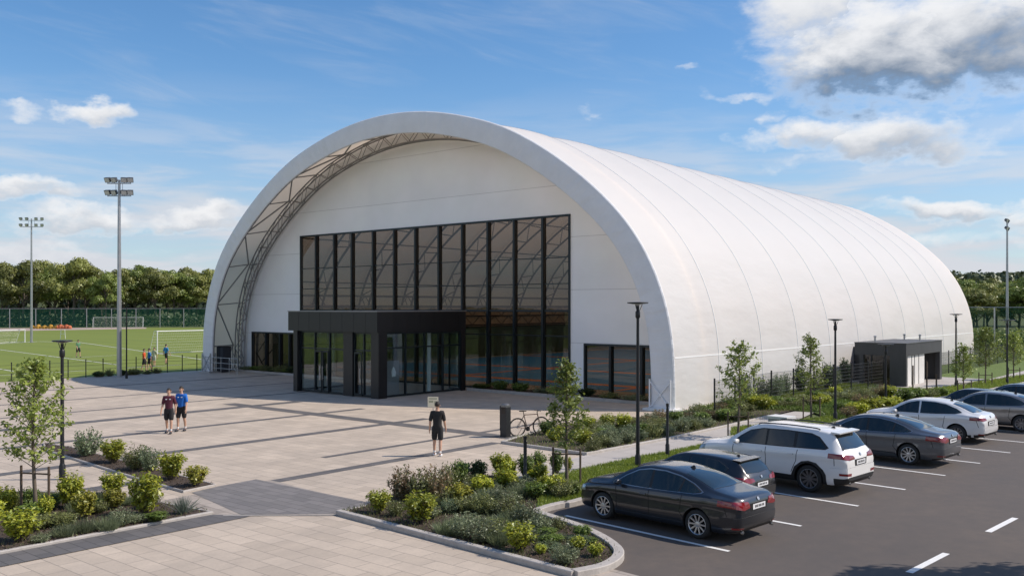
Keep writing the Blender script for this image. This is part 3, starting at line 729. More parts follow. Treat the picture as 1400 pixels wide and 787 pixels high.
# ---- entrance lobby
ent = MB()
cl, gd = M_['dark_clad'], glass_mat('lobby_glass', (.84, .90, .90), .03)
EX0, EX1, EY0 = -2.15, 5.45, -5.2
zc, zt, EB = 3.62, 4.75, 1.75
can = MB()
can.b2((EX0-.35, EY0-.12, zc), (EX1+.02, EB, zt)); can.b2((EX0-.35, EB, zc), (EX1-1.3, WT-.16, zt)); canopy = can.build('canopy', cl, hall)
x = EX0-.35
jm = mat('cladding_joint', (.004, .004, .005), .6)
for k in range(1, 8): mb = MB(); mb.b2((x+k*1.0-.01, EY0-.124, zc), (x+k*1.0+.01, EY0-.118, zt)); mb.build('cladding_joint', jm, canopy)
for k in range(1, 7): mb = MB(); mb.b2((EX1+.018, EY0+k*1.05-.01, zc), (EX1+.024, EY0+k*1.05+.01, zt)); mb.build('cladding_joint', jm, canopy)
mb = MB(); mb.b2((EX0-.38, EY0-.15, zt), (EX1+.05, EB+.02, zt+.05)); mb.b2((EX0-.38, EB+.02, zt), (EX1-1.3, WT-.16, zt+.05)); mb.build('canopy_flashing', mat('flashing', (.25, .25, .26), .4, .6), canopy)
def colm(x0, x1, y0, y1): mb = MB(); mb.b2((x0, y0, 0), (x1, y1, zc)); return mb.build('column', cl, hall)
colm(EX0, EX0+.38, EY0, EY0+.38); colm(EX1-.62, EX1, EY0, EY0+.62); colm(2.35, 3.15, EY0+.1, EY0+.6); colm(EX1-.3, EX1, EB-.35, EB)
mb = MB(); mb.b2((EX0+.1, EY0+.4, .0), (EX1-.1, WT-.2, .04)); mb.build('lobby_floor', mat('lobby_floor', (.32, .32, .31), .3), hall)
def bay(x0, x1, y, name='lobby_glazing', axis='x', door=False, muls=(), trz=2.75):
    f = MB(); g = MB(); w = .07
    def bx(a0, a1, z0, z1, d=.05, mb=f):
        if axis == 'x': mb.b2((a0, y-d, z0), (a1, y+d, z1))
        else: mb.b2((y-d, a0, z0), (y+d, a1, z1))
    bx(x0, x1, zc-.1, zc); bx(x0, x1, .04, .14); bx(x0, x0+w, .14, zc-.1); bx(x1-w, x1, .14, zc-.1)
    for m in muls: bx(m-w/2, m+w/2, .14, zc-.1, .07)
    if trz: bx(x0+w, x1-w, trz-.04, trz+.04, .045)
    o = f.build(name, fr, hall); bx(x0+w, x1-w, .14, zc-.1, .008, g); g.build('pane', gd, o)
    return o
bay(EX0+.38, 2.35, EY0+.25, muls=(-.35, 1.0), trz=2.6)
bay(3.15, EX1-.62, EY0+.25, muls=(4.0,), trz=2.6)
bay(EY0+.62, EB-.35, EX1-.12, axis='y', muls=(-3.1, -1.6, -.1), trz=2.75)
bay(EX1-1.3, EX1-.3, EB-.08, trz=2.75)
bay(EY0+.38, WT-.3, EX0+.15, axis='y', muls=(-2.7, -.9, .85), trz=2.75)
# double doors and handles
for (x0, x1, hx) in ((-.3, .35, .27), (.42, .97, .52)):
    d = MB(); y = EY0+.16
    for a, b in (((x0, y-.03, .06), (x0+.07, y+.03, 2.5)), ((x1-.07, y-.03, .06), (x1, y+.03, 2.5)), ((x0+.07, y-.03, .06), (x1-.07, y+.03, .2)), ((x0+.07, y-.03, 2.4), (x1-.07, y+.03, 2.5))): d.b2(a, b)
    do = d.build('door', fr, hall)
    h = MB(); h.tube((hx, y-.11, .8), (hx, y-.11, 1.6), .018); h.tube((hx, y-.11, .9), (hx, y-.02, .9), .012); h.tube((hx, y-.11, 1.5), (hx, y-.02, 1.5), .012)
    h.build('door_handle', M_['galv'], do)
for (x0, x1, hx) in ((3.25, 3.9, 3.82),):
    d = MB(); y = EY0+.16
    for a, b in (((x0, y-.03, .06), (x0+.07, y+.03, 2.5)), ((x1-.07, y-.03, .06), (x1, y+.03, 2.5)), ((x0+.07, y-.03, .06), (x1-.07, y+.03, .2)), ((x0+.07, y-.03, 2.4), (x1-.07, y+.03, 2.5))): d.b2(a, b)
    do = d.build('door', fr, hall)
    h = MB(); h.tube((hx, y-.11, .8), (hx, y-.11, 1.6), .018); h.build('door_handle', M_['galv'], do)
for x, y in ((.1, -.6), (4.3, -.2)):          # pale round pillars in the lobby
    mb = MB(); mb.lathe([(.12, .04), (.12, zc)], 16, (x, y, 0)); mb.build('lobby_pillar', M_['white_steel'], hall, smooth=True)
# poster standing behind the lobby's side glass
pz = thing('poster_stand', 'grey poster stand with a white figure behind the lobby glass', 'poster', B(4.85, -3.6), R_(-40))
mb = MB(); mb.b2((-.03, -.45, 0), (.03, .45, 2.0)); mb.build('poster_board', mat('grey_board', (.25, .25, .27), .5), pz)
mb = MB(); mb.prism_y([(0, 0)]*0 or [(-.0, 0), (.0, .1), (.0, .1)], 0, .01) if False else mb.add([(.034, -.1, 1.1), (.034, .16, 1.1), (.034, .2, 1.35), (.034, .08, 1.62), (.034, -.02, 1.66), (.034, -.14, 1.4)], [(0, 1, 2, 3, 4, 5)])
mb.build('poster_figure', mat('poster_white', (.8, .8, .82), .5), pz, fix=False)
# ---- side porch
mb = MB(); mb.b2((20.3, 24.5, 0), (22.0, 28.4, 2.3)); mb.build('porch_link', M_['grey_clad'], hall)
X0, X1, T0, T1, PH, PB = 22.0, 25.2, 21.0, 29.0, 2.7, 1.95
gc = M_['grey_clad']
mb = MB(); mb.b2((X0, T0, PB), (X1, T0+.25, PH)); mb.b2((X1-.25, T0+.25, PB), (X1, T1, PH)); mb.b2((X0, T1-.25, PB), (X1-.25, T1, PH)); mb.b2((X0, T0+.25, PH-.25), (X1-.25, T1-.25, PH-.12)); porch = mb.build('side_porch', gc, hall)
mb = MB(); mb.b2((X0-.03, T0-.03, PH), (X1+.03, T1+.03, PH+.05)); mb.build('porch_flashing', mat('dark_flashing', (.1, .1, .1), .5, .4), porch)
for a in (((X0+.3, T0), (X0+.55, T0+.3)), ((X1-1.0, T0), (X1, T0+.3)), ((X1-.3, T1-.5), (X1, T1)), ((X0+.1, T1-.3), (X1-.3, T1))):
    mb = MB(); mb.b2((a[0][0], a[0][1], 0), (a[1][0], a[1][1], PB)); mb.build('porch_column', gc, porch)
mb = MB(); mb.b2((X1-.22, T0+.3, 0), (X1-.12, T0+4.3, PB)); mb.build('white_door_panel', mat('door_white', (.72, .71, .69), .5, var=.1, scale=2), porch)
mb = MB()
for y in (T0+1.5, T0+2.1, T0+3.0): mb.b2((X1-.12, y, 0), (X1-.1, y+.06, PB))
mb.build('door_gap', mat('gap_dark', (.03, .03, .03), .7), porch)
mb = MB(); mb.b2((X0+.6, T0+.15, .05), (X1-1.02, T0+.19, PB)); mb.build('porch_glass', gl, porch)
mb = MB()
for x in (X0+1.0, X0+1.8): mb.b2((x, T0+.1, 0), (x+.07, T0+.25, PB))
mb.build('porch_glass_frame', fr, porch)
for x, y in ((X0+.8, T0+1.5), (X1-1, T1-1.6), (X0+1, T1-1)):
    v = MB(); v.lathe([(.06, PH-.12), (.06, PH+.35), (.1, PH+.36), (.1, PH+.42), (.0, PH+.46)], 10, (x, y, 0)); v.build('roof_vent', M_['galv'], porch)
# ---------------------------------------------------------------- lamps, masts, fences, furniture
def street_lamp(px, py, h, label, head=.62, r=.06):
    p = P(px, py); t = thing('street_lamp', label, 'street lamp', p, random.uniform(-.2, .2), 'slim black street lamps with flat round heads')
    mb = MB(); mb.lathe([(r*1.5, 0), (r*1.5, .4), (r*1.1, .45), (r, .5), (r*.72, h-.45), (r*.72, h-.1)], 12); mb.build('pole', M_['black_metal'], t, smooth=True)
    mb = MB(); mb.lathe([(r*.8, h-.5), (r*1.25, h-.46), (r*1.25, h-.3), (r*.8, h-.26)], 12); mb.build('collar', M_['black_metal'], t, smooth=True)
    mb = MB(); mb.lathe([(.03, h-.09), (.10, h-.06), (head*.93, h-.035), (head, h-.02), (head*.98, h), (0, h+.012)], 28)
    for a in range(3):
        c, s = math.cos(a*2.1), math.sin(a*2.1); mb.tube((r*.5*c, r*.5*s, h-.32), (head*.42*c, head*.42*s, h-.06), .010, n=5)
    hd = mb.build('lamp_head', M_['black_metal'], t, smooth=True)
    mb = MB(); mb.lathe([(head*.5, h-.05), (head*.5, h-.066), (0, h-.07)], 20); mb.build('lens', mat('lamp_lens', (.6, .6, .58), .3), hd)
    return t
def z_at(px, base, top): return CH-(top-HY)*P(px, base).y/F0
for (x, b, tp, lab, hd) in ((872, 641, 413, 'tallest black street lamp, rising behind the dark sedan nearest the camera', .33), (1142, 577, 436, 'black street lamp between the white SUV and the hall wall', .31),
        (1307, 532, 429, 'black street lamp to the right of the side porch', .36), (1211, 562, 470, 'short black street lamp in front of the left end of the side porch', .36),
        (1377, 527, 437, 'black street lamp at the right edge beside the floodlight mast', .5), (85, 655, 465, 'black street lamp at the left behind the staked young tree', .28)):
    street_lamp(x, b, z_at(x, b, tp), lab, hd)
def bollard(px, py, tp, label):
    p = P(px, py); h = z_at(px, py, tp); t = thing('bollard_light', label, 'bollard light', p, 0, 'slim black bollard lights')
    mb = MB(); mb.lathe([(.07, 0), (.07, h*.25), (.048, h*.27), (.048, h*.9)], 14); mb.build('post', M_['black_metal'], t, smooth=True)
    mb = MB(); mb.lathe([(.04, h*.9), (.04, h*.95), (.05, h*.95), (.05, h-.01), (.04, h)], 14); mb.build('cap', M_['black_metal'], t, smooth=True)
bollard(718, 665, 596, 'black bollard post beside the young tree in the corner bed')
bollard(912.5, 626, 551, 'black bollard post on the grass behind the small black hatchback')
for px, py, tp, lab in ((745, 656, 632, 'short pale concrete bollard between the young tree and the path'),):
    p = P(px, py); h = z_at(px, py, tp); o = MB(); o.lathe([(.14, 0), (.13, h*.8), (.11, h*.92), (.05, h), (0, h)], 16); tag(o.build('bollard', M_['kerb'], None, smooth=True, loc=p), lab, 'bollard')
def mast(px, base, tp, label, W=1.0, yaw=0, small=False):
    p = P(px, base); h = z_at(px, base, tp); t = thing('floodlight_mast', label, 'floodlight mast', p, yaw, 'tall floodlight masts')
    r = .17
    mb = MB(); mb.lathe([(r*1.7, 0), (r*1.7, .05), (r, .06), (r, 1.2), (r*.55, h-.3), (r*.5, h)], 14); mb.build('pole', M_['galv'], t, smooth=True)
    mb = MB()
    for z in (h-.25, h-1.15): mb.tube((-W*.9, 0, z), (W*.9, 0, z), .04, n=6)
    for x in (-.25, .25): mb.tube((x*W, 0, h-1.15), (x*W, 0, h-.25), .02, n=5)
    mb.build('crossarm', M_['galv'], t)
    for z in (h-.1, h-1.0):
        for x in (-.85, -.37, .37, .85):
            mb = MB(); m = Matrix.Rotation(R_(28), 3, 'X'); m = Matrix.Rotation(R_(14*(1 if x > 0 else -1)), 3, 'Z') @ m
            pts = []
            for (w, d, hh) in ((.15, -.16, .12), (.19, -.05, .16), (.21, .13, .18)):
                pts.append([m @ Vector((i*w, -d, j*hh))+Vector((x*W, 0, z+.12)) for i, j in ((-1, -1), (1, -1), (1, 1), (-1, 1))])
            vs = sum(pts, []); fs = [(a*4+k, a*4+(k+1) % 4, a*4+4+(k+1) % 4, a*4+4+k) for a in range(2) for k in range(4)]+[(3, 2, 1, 0), (8, 9, 10, 11)]
            mb.add(vs, fs); mb.tube((x*W, 0, z-.14), (x*W, 0, z+.08), .025, n=5)
            fl_ = mb.build('floodlight', mat('lamp_housing', (.10, .10, .105), .4, .4), t)
            c = [m @ Vector((i*.18, -.135, j*.15))+Vector((x*W, 0, z+.12)) for i, j in ((-1, -1), (1, -1), (1, 1), (-1, 1))]
            g = MB(); g.add(c, [(0, 1, 2, 3)]); g.build('lens', mat('flood_lens', (.55, .56, .56), .15), fl_, fix=False)
mast(163, 515, 246, 'nearest tall floodlight mast at the edge of the plaza, two rows of four lamps', .95, 0)
mast(43, 468, 299, 'farther floodlight mast standing at the left end of the sports field', 1.7, .1)
mast(1377, 478, 302, 'floodlight mast at the right edge beyond the hall', 1.35, 1.0)
mb = MB(); p = P(173, 517); mb.lathe([(.09, 0), (.09, .4), (.05, .42), (.045, 5.0), (0, 5.02)], 10); tag(mb.build('thin_post', M_['black_metal'], None, smooth=True, loc=p), 'thin black post close beside the nearest floodlight mast', 'post')

# low fence between plaza and field
t = thing('low_fence', 'low black post and wire fence between the plaza and the sports field', 'fence', B(-22.35, 0), R_(-40))
y = -42.0; prev = None
while y < 6.0:
    mb = MB(); mb.tube((0, y, 0), (0, y, 1.25), .035, n=6); mb.tube((0, y, 1.25), (0, y, 1.3), .045, n=6); mb.build('post', M_['black_metal'], t); y += 1.25
mb = MB()
for z in (.25, .55, .85, 1.1): mb.tube((0, -42, z), (0, 5, z), .009, n=4)
mb.build('rails', M_['black_metal'], t)
# wire mesh fence beside the hall's long side
def wire_fence(pts, h, label, step=2.6, name='wire_fence', dv=.08, open_=None, dh=.2, wr=.0055, pm=None):
    o0 = Vector(pts[0]); t = thing(name, label, 'fence', o0); pw = MB()
    for a, b in zip(pts, pts[1:]):
        a = Vector(a)-o0; b = Vector(b)-o0; n = max(1, round((b-a).length/step))
        for i in range(n+1):
            p = a.lerp(b, i/n); m = MB(); m.box((p.x, p.y, h/2+.03), (.06, .06, h+.1), math.atan2((b-a).y, (b-a).x)); m.box((p.x, p.y, h+.09), (.075, .075, .02)); m.build('post', pm or M_['black_metal'], t)
        k = int(h/dh)
        for i in range(k+1): z = .06+i*(h-.08)/k; pw.tube((a.x, a.y, z), (b.x, b.y, z), wr*1.3, n=3, cap=False)
        L = (b-a).length; m_ = int(L/dv)
        for i in range(m_): p = a.lerp(b, (i+.5)/m_); pw.tube((p.x, p.y, .05), (p.x, p.y, h), wr, n=3, cap=False)
    pw.build('mesh_panel', pm or M_['black_metal'], t, fix=False)
wire_fence([B(23.2, -.6), B(23.0, 6), B(23.6, 13), B(24.1, 20.2)], 1.65, 'black wire mesh fence along the hall between its front corner and the side porch')
wire_fence([B(23.9, 29.5), B(24.2, 60)], 1.65, 'black wire mesh fence along the hall beyond the side porch', 3.2)
# far ball-stop fences with green netting
def net_mat():
    m = bpy.data.materials.new('green_netting'); m.use_nodes = True; nt = m.node_tree; L = nt.links; nt.nodes.clear(); out = nt.nodes.new('ShaderNodeOutputMaterial')
    d = nt.nodes.new('ShaderNodeBsdfDiffuse'); tc = nt.nodes.new('ShaderNodeTexCoord'); n = nt.nodes.new('ShaderNodeTexNoise'); n.inputs['Scale'].default_value = .25; L.new(tc.outputs['Object'], n.inputs[0])
    mx = nt.nodes.new('ShaderNodeMix'); mx.data_type = 'RGBA'; L.new(n.outputs['Fac'], mx.inputs[0]); mx.inputs[6].default_value = (.012, .06, .045, 1); mx.inputs[7].default_value = (.02, .085, .06, 1); L.new(mx.outputs[2], d.inputs[0])
    t = nt.nodes.new('ShaderNodeBsdfTransparent'); s = nt.nodes.new('ShaderNodeMixShader'); s.inputs[0].default_value = .42; L.new(t.outputs[0], s.inputs[1]); L.new(d.outputs[0], s.inputs[2]); L.new(s.outputs[0], out.inputs[0]); return m
M_['net'] = net_mat()
def net_fence(a, b, h, step, label, r=.07):
    a = Vector(a); b = Vector(b); t = thing('net_fence', label, 'fence', a); d = b-a; n = int(d.length/step)
    for i in range(n+1):
        p = d*(i/n); m = MB(); m.tube((p.x, p.y, 0), (p.x, p.y, h), r, n=6); m.build('post', M_['galv'], t)
    m = MB(); dn = Vector((-d.y, d.x, 0)).normalized()*.01
    m.add([(0, 0, .1), (d.x, d.y, .1), (d.x, d.y, h-.05), (0, 0, h-.05)], [(0, 1, 2, 3)]); m.build('netting', M_['net'], t, fix=False)
    m = MB(); m.tube((0, 0, h), (d.x, d.y, h), r*.5, n=4); m.build('top_rail', M_['galv'], t)
net_fence(P(-60, 449.5), P(283, 447.2), 4.7, 5.4, 'tall green netting fence along the far edge of the sports field', .10)
net_fence(B(14, 74), B(75, 66), 5.0, 5.0, 'tall green netting fence beyond the right end of the hall', .09)
# goals
def goal(pa, pb, h, label, depth=1.8, back=None):
    a = P(*pa); b = P(*pb); d = b-a; W = d.length; t = thing('football_goal', label, 'football goal', a, math.atan2(d.y, d.x), 'white football goals')
    s = back or 1
    m = MB(); m.tube((0, 0, 0), (0, 0, h), .06); m.tube((W, 0, 0), (W, 0, h), .06); m.tube((-.06, 0, h), (W+.06, 0, h), .06); m.build('frame', M_['white_steel'], t)
    m = MB()
    for x in (0, W): m.path([(x, 0, h), (x, s*.7, h), (x, s*depth, .03), (x, 0, .03)], .03, 6)
    m.tube((0, s*depth, .03), (W, s*depth, .03), .03); m.build('rear_frame', M_['white_steel'], t)
    m = MB(); k = int(W/.25)
    for i in range(k+1): x = W*i/k; m.path([(x, 0, h), (x, s*.7, h), (x, s*depth, .03)], .006, 3)
    for j in range(9): f = j/8; m.tube((0, s*(.7+(depth-.7)*f), h+(.03-h)*f), (W, s*(.7+(depth-.7)*f), h+(.03-h)*f), .006, n=3, cap=False)
    m.build('net', mat('goal_net', (.7, .7, .68), .8), t, fix=False)
goal((215, 484), (290, 481), 2.44, 'white football goal nearest the hall, beside three players', 1.8, 1)
goal((128, 447.6), (196, 447.2), 2.5, 'far white football goal against the green netting fence', 2, -1)
goal((-6, 470), (34, 467.5), 1.8, 'low white goal at the left end of the field by the far mast', 1.3, 1)
# low coloured things at the foot of the far fence
for x, w, c, lab in ((61, 34, (.55, .30, .03), 'yellow and orange heap of stacked training gear by the far fence'), (87, 16, (.60, .16, .06), 'small orange-red training bench right of the yellow heap by the far fence')):
    p = P(x, 449.3); sw = w/F0*p.y/2; m = MB()
    for k in range(5): m.lathe([(0, 0), (.5, 0), (.55, .35), (.4, .7+.2*(k % 2)), (0, .85+.2*(k % 2))], 10, (-sw+2*sw*k/4, 0, .0))
    m.box((0, 0, .35), (sw*2, .8, .5)); tag(m.build('training_gear', mat('gear_%s' % lab[:6].strip(), c, .6, var=.4, scale=.5), None, loc=p), lab, 'training gear')
# track lights / white cone-like marker
m = MB(); p = P(86, 463); m.path([(-.4, 0, 0), (-.3, 0, 1.5), (.3, 0, 1.5), (.4, 0, 0)], .04, 5); m.tube((-.3, 0, .8), (.3, 0, .8), .03)
tag(m.build('hurdle', M_['white_steel'], None, loc=p), 'small white frame standing on the field between the far mast and the far goal', 'training frame')
# dark cabinets by the left foot
t = thing('equipment_cabinet', 'dark equipment cabinet under the left foot of the arch', 'cabinet', B(-19.5, 1.1), R_(-40))
m = MB(); m.b2((-.45, -.35, .08), (.45, .35, 1.95)); m.build('cabinet_body', mat('cabinet_dark', (.03, .035, .045), .5), t)
m = MB(); m.b2((-.4, -.37, .15), (-.02, -.352, 1.88)); m.b2((.02, -.37, .15), (.4, -.352, 1.88)); m.build('cabinet_door', mat('cabinet_door', (.045, .055, .07), .4), t)
m = MB(); m.b2((-.48, -.38, 1.95), (.48, .38, 2.0)); m.b2((-.4, -.3, 0), (.4, .3, .08)); m.build('cabinet_top', M_['black_metal'], t)
t = thing('metal_railing', 'grey tubular railing in front of the cabinet at the left foot of the arch', 'railing', B(-20.2, .0), R_(-40))
for i in range(5): m = MB(); m.tube((i*1.1, -.1, 0), (i*1.1, -.1, 1.25), .025, n=6); m.build('post', M_['galv'], t)
m = MB()
for z in (.4, .8, 1.2): m.tube((0, -.1, z), (4.4, -.1, z), .02, n=6)
m.tube((0, -.1, .05), (1.1, -.1, 1.2), .015, n=5); m.tube((3.3, -.1, 1.2), (4.4, -.1, .05), .015, n=5); m.build('rail', M_['galv'], t)
# stainless pillar by the bicycle
p = P(691, 597); h = z_at(691, 597, 551)
t = thing('charging_pillar', 'dark grey rectangular pillar with a domed top beside the bicycle', 'pillar', p, R_(-40))
m = MB(); m.prism([(-.16, -.13), (.16, -.13), (.16, .13), (-.16, .13)], 0, h-.14); m.build('body', mat('pillar_grey', (.045, .047, .05), .4, .5, var=.3, scale=3), t)
m = MB(); m.b2((-.145, -.115, h-.14), (.145, .115, h-.10)); m.lathe([(.17, h-.10), (.165, h-.05), (.12, h-.01), (0, h)], 18); m.build('domed_top', mat('pillar_top', (.2, .2, .2), .35, .6), t, smooth=40)
m = MB(); m.b2((-.17, -.138, .25), (-.165, .138, 1.2)); m.b2((-.1, -.134, .9), (.1, -.131, 1.15)); m.build('display_panel', mat('panel_black', (.01, .01, .012), .1), t)
# small notice board behind the walking man
p = P(592, 563); t = thing('notice_sign', 'small square cream notice on a thin post behind the man in black', 'sign', p, R_(-12)); zt = z_at(592, 563, 542)
m = MB(); m.tube((0, .03, 0), (0, .03, zt), .025); m.build('post', M_['galv'], t)
m = MB(); m.b2((-.26, -.02, zt-.5), (.26, .0, zt)); b_ = m.build('sign_board', mat('sign_cream', (.72, .68, .52), .5), t)
m = MB(); m.b2((-.2, -.024, zt-.12), (.2, -.0205, zt-.06)); m.b2((-.2, -.024, zt-.28), (.02, -.0205, zt-.18)); m.b2((.07, -.024, zt-.4), (.2, -.0205, zt-.2)); m.build('sign_print', mat('sign_print', (.35, .36, .25), .5), b_)
# utility cabinet on the path behind the SUV
p = P(1068, 592); t = thing('utility_cabinet', 'white and grey utility cabinet on the path behind the white SUV roof', 'cabinet', p, R_(-45)); h = 5-(568-HY)*p.y/F0
m = MB(); m.b2((-.40, -.3, .05), (.40, .3, h-.1)); m.build('cabinet_body', mat('cab_grey', (.30, .33, .38), .5), t)
m = MB(); m.b2((-.44, -.36, h-.1), (.44, .36, h)); m.build('cabinet_lid', mat('cab_white', (.62, .63, .62), .5), t)
m = MB()
for k in range(5): m.b2((-.25, -.315, h-.32-k*.06), (.25, -.302, h-.29-k*.06))
m.b2((-.36, -.26, 0), (.36, .26, .05)); m.build('vent_slats', M_['black_metal'], t)
# bicycle
def bicycle():
    p = P(726, 596); t = thing('bicycle', 'dark brown bicycle with black tyres standing beside the grey pillar', 'bicycle', p, 0)
    a, b = P(711, 597), P(736, 593); t.location = (a+b)/2; t.rotation_euler = (R_(0), 0, math.atan2((b-a).y, (b-a).x)*.55)
    W = .52; R1 = .35; frm = mat('bike_frame', (.085, .045, .03), .3, .3, coat=.5); blk = mat('tyre_rubber', (.02, .02, .02), .75)
    for x in (-W, W):
        m = MB(); m.path([(x+R1*math.cos(k*math.pi/18), 0, R1+R1*math.sin(k*math.pi/18)) for k in range(36)], .021, 8, closed=True); w = m.build('wheel', blk, t, smooth=True)
        m = MB(); m.path([(x+(R1-.025)*math.cos(k*math.pi/18), 0, R1+(R1-.025)*math.sin(k*math.pi/18)) for k in range(36)], .013, 6, closed=True); m.build('rim', mat('bike_rim', (.05, .05, .05), .3, .6), w, smooth=True)
        m = MB()
        for k in range(20): q = k*math.pi/10; m.tube((x+.02*math.cos(q+1), .025*(-1)**k, R1+.02*math.sin(q+1)), (x+(R1-.03)*math.cos(q), 0, R1+(R1-.03)*math.sin(q)), .0022, n=3, cap=False)
        m.lathe([(.018, -.05), (.03, -.03), (.018, 0), (.03, .03), (.018, .05)], 10, (x, 0, R1), 'Y'); m.build('spokes', M_['galv'], w)
    m = MB(); bb = (-.09, 0, .28); st = (-.24, 0, .82); ht = (.36, 0, .82); hb = (.40, 0, .66)
    for q, r in (((bb, st), .018), ((st, ht), .017), ((bb, hb), .021), ((ht, hb), .021)): m.tube(*q, r)
    for s in (-.05, .05): m.tube((bb[0], s*.5, bb[2]), (-W, s, R1), .011); m.tube((st[0], s*.4, st[2]-.04), (-W, s, R1), .009); m.tube((hb[0], s, hb[2]-.04), (W, s, R1), .013)
    m.tube((hb[0], -.05, hb[2]-.04), (hb[0], .05, hb[2]-.04), .016); m.build('frame', frm, t, smooth=True)
    m = MB(); m.tube(st, (-.27, 0, .97), .014); m.build('seat_post', M_['black_metal'], t)
    m = MB(); m.add([(-.42, -.075, .99), (-.42, .075, .99), (-.25, .04, .985), (-.13, .015, .975), (-.13, -.015, .975), (-.25, -.04, .985), (-.42, -.06, .955), (-.42, .06, .955), (-.25, .03, .95), (-.13, .01, .95), (-.13, -.01, .95), (-.25, -.03, .95)],
        [(0, 1, 2, 3, 4, 5), (11, 10, 9, 8, 7, 6)]+[(i, (i+1) % 6, 6+[0, 1, 2, 3, 4, 5][(i+1) % 6], 6+i) for i in range(6)]); m.build('saddle', M_['black_metal'], t)
    m = MB(); m.tube(ht, (.34, 0, .93), .016); m.path([(.34, 0, .93), (.42, 0, .95)], .015, 6); m.path([(.36, -.27, .95), (.42, -.12, .955), (.42, .12, .955), (.36, .27, .95)], .013, 6); m.build('handlebar', M_['black_metal'], t)
    m = MB(); m.lathe([(.09, -.004), (.095, 0), (.09, .004)], 20, (bb[0], -.05, bb[2]), 'Y'); m.path([(bb[0]+.09*math.cos(k*.5), -.05, bb[2]+.09*math.sin(k*.5)) for k in range(12)], .004, 4); m.tube((bb[0], -.07, bb[2]), (bb[0]+.12, -.08, bb[2]-.12), .010); m.tube((bb[0], .07, bb[2]), (bb[0]-.12, .08, bb[2]+.12), .010)
    m.b2((bb[0]+.08, -.16, bb[2]-.135), (bb[0]+.17, -.08, bb[2]-.115)); m.b2((bb[0]-.17, .08, bb[2]+.11), (bb[0]-.08, .16, bb[2]+.13))
    for s in (-1, 1): m.tube((bb[0], -.05, bb[2]+s*.085), (-W, -.05, R1+s*.035), .004, n=4)
    m.build('crankset', M_['black_metal'], t)
    m = MB(); m.tube((-.3, .06, .3), (-.42, .2, 0), .008); m.build('kickstand', M_['black_metal'], t)
bicycle()
# ---------------------------------------------------------------- cars
def bool_mesh(me, cutter, op, name):
    a = bpy.data.objects.new('tmp_a', me); b = bpy.data.objects.new('tmp_b', cutter); col.objects.link(a); col.objects.link(b)
    md = a.modifiers.new('b', 'BOOLEAN'); md.operation = op; md.object = b; md.solver = 'EXACT'
    try: md.material_mode = 'TRANSFER'
    except Exception: pass
    dg = bpy.context.evaluated_depsgraph_get(); out = bpy.data.meshes.new_from_object(a.evaluated_get(dg), depsgraph=dg); out.name = name
    bpy.data.objects.remove(a); bpy.data.objects.remove(b); return out
def smooth_interp(tab, xs):
    t = sorted(tab); X = np.array([p[0] for p in t]); Y = np.array([p[1] for p in t])
    m = np.zeros(len(X)); h = np.diff(X); d = np.diff(Y)/h
    for i in range(1, len(X)-1):
        if d[i-1]*d[i] > 0: w1 = 2*h[i]+h[i-1]; w2 = h[i]+2*h[i-1]; m[i] = (w1+w2)/(w1/d[i-1]+w2/d[i])
    m[0] = d[0]; m[-1] = d[-1]; i = np.clip(np.searchsorted(X, xs)-1, 0, len(h)-1); t_ = (xs-X[i])/h[i]
    return (2*t_**3-3*t_**2+1)*Y[i]+(t_**3-2*t_**2+t_)*h[i]*m[i]+(-2*t_**3+3*t_**2)*Y[i+1]+(t_**3-t_**2)*h[i]*m[i+1]
paintmats = {}
def paint(name, c, metal=.3, rough=.32): return mat('paint_'+name, c, rough, metal, coat=1.0, spec=.6)
M_['car_glass'] = mat('car_glass', (.010, .016, .016), .03, 0, spec=.6, coat=.45)
M_['car_glass'].node_tree.nodes['Principled BSDF'].inputs['Coat IOR'].default_value = 1.6
M_['chrome'] = mat('chrome', (.42, .42, .42), .35, 1.0)
M_['trim'] = mat('black_trim', (.015, .015, .016), .55)
M_['tyre'] = mat('car_tyre', (.018, .018, .018), .8)
M_['alloy'] = mat('alloy', (.55, .56, .57), .3, .8)
M_['alloy_dark'] = mat('alloy_dark', (.22, .22, .23), .35, .8)
M_['tail'] = mat('tail_lamp_red', (.20, .008, .012), .12, 0, coat=1)
M_['tail_dark'] = mat('tail_lamp_dark', (.11, .006, .008), .15, 0, coat=1)
M_['plate'] = mat('number_plate', (.75, .76, .78), .4)
M_['lampclear'] = mat('headlamp', (.35, .38, .4), .1, .3, coat=1)
M_['gap'] = mat('panel_gap', (.004, .004, .004), .8)
M_['hub'] = mat('brake_dark', (.03, .03, .03), .6, .4)

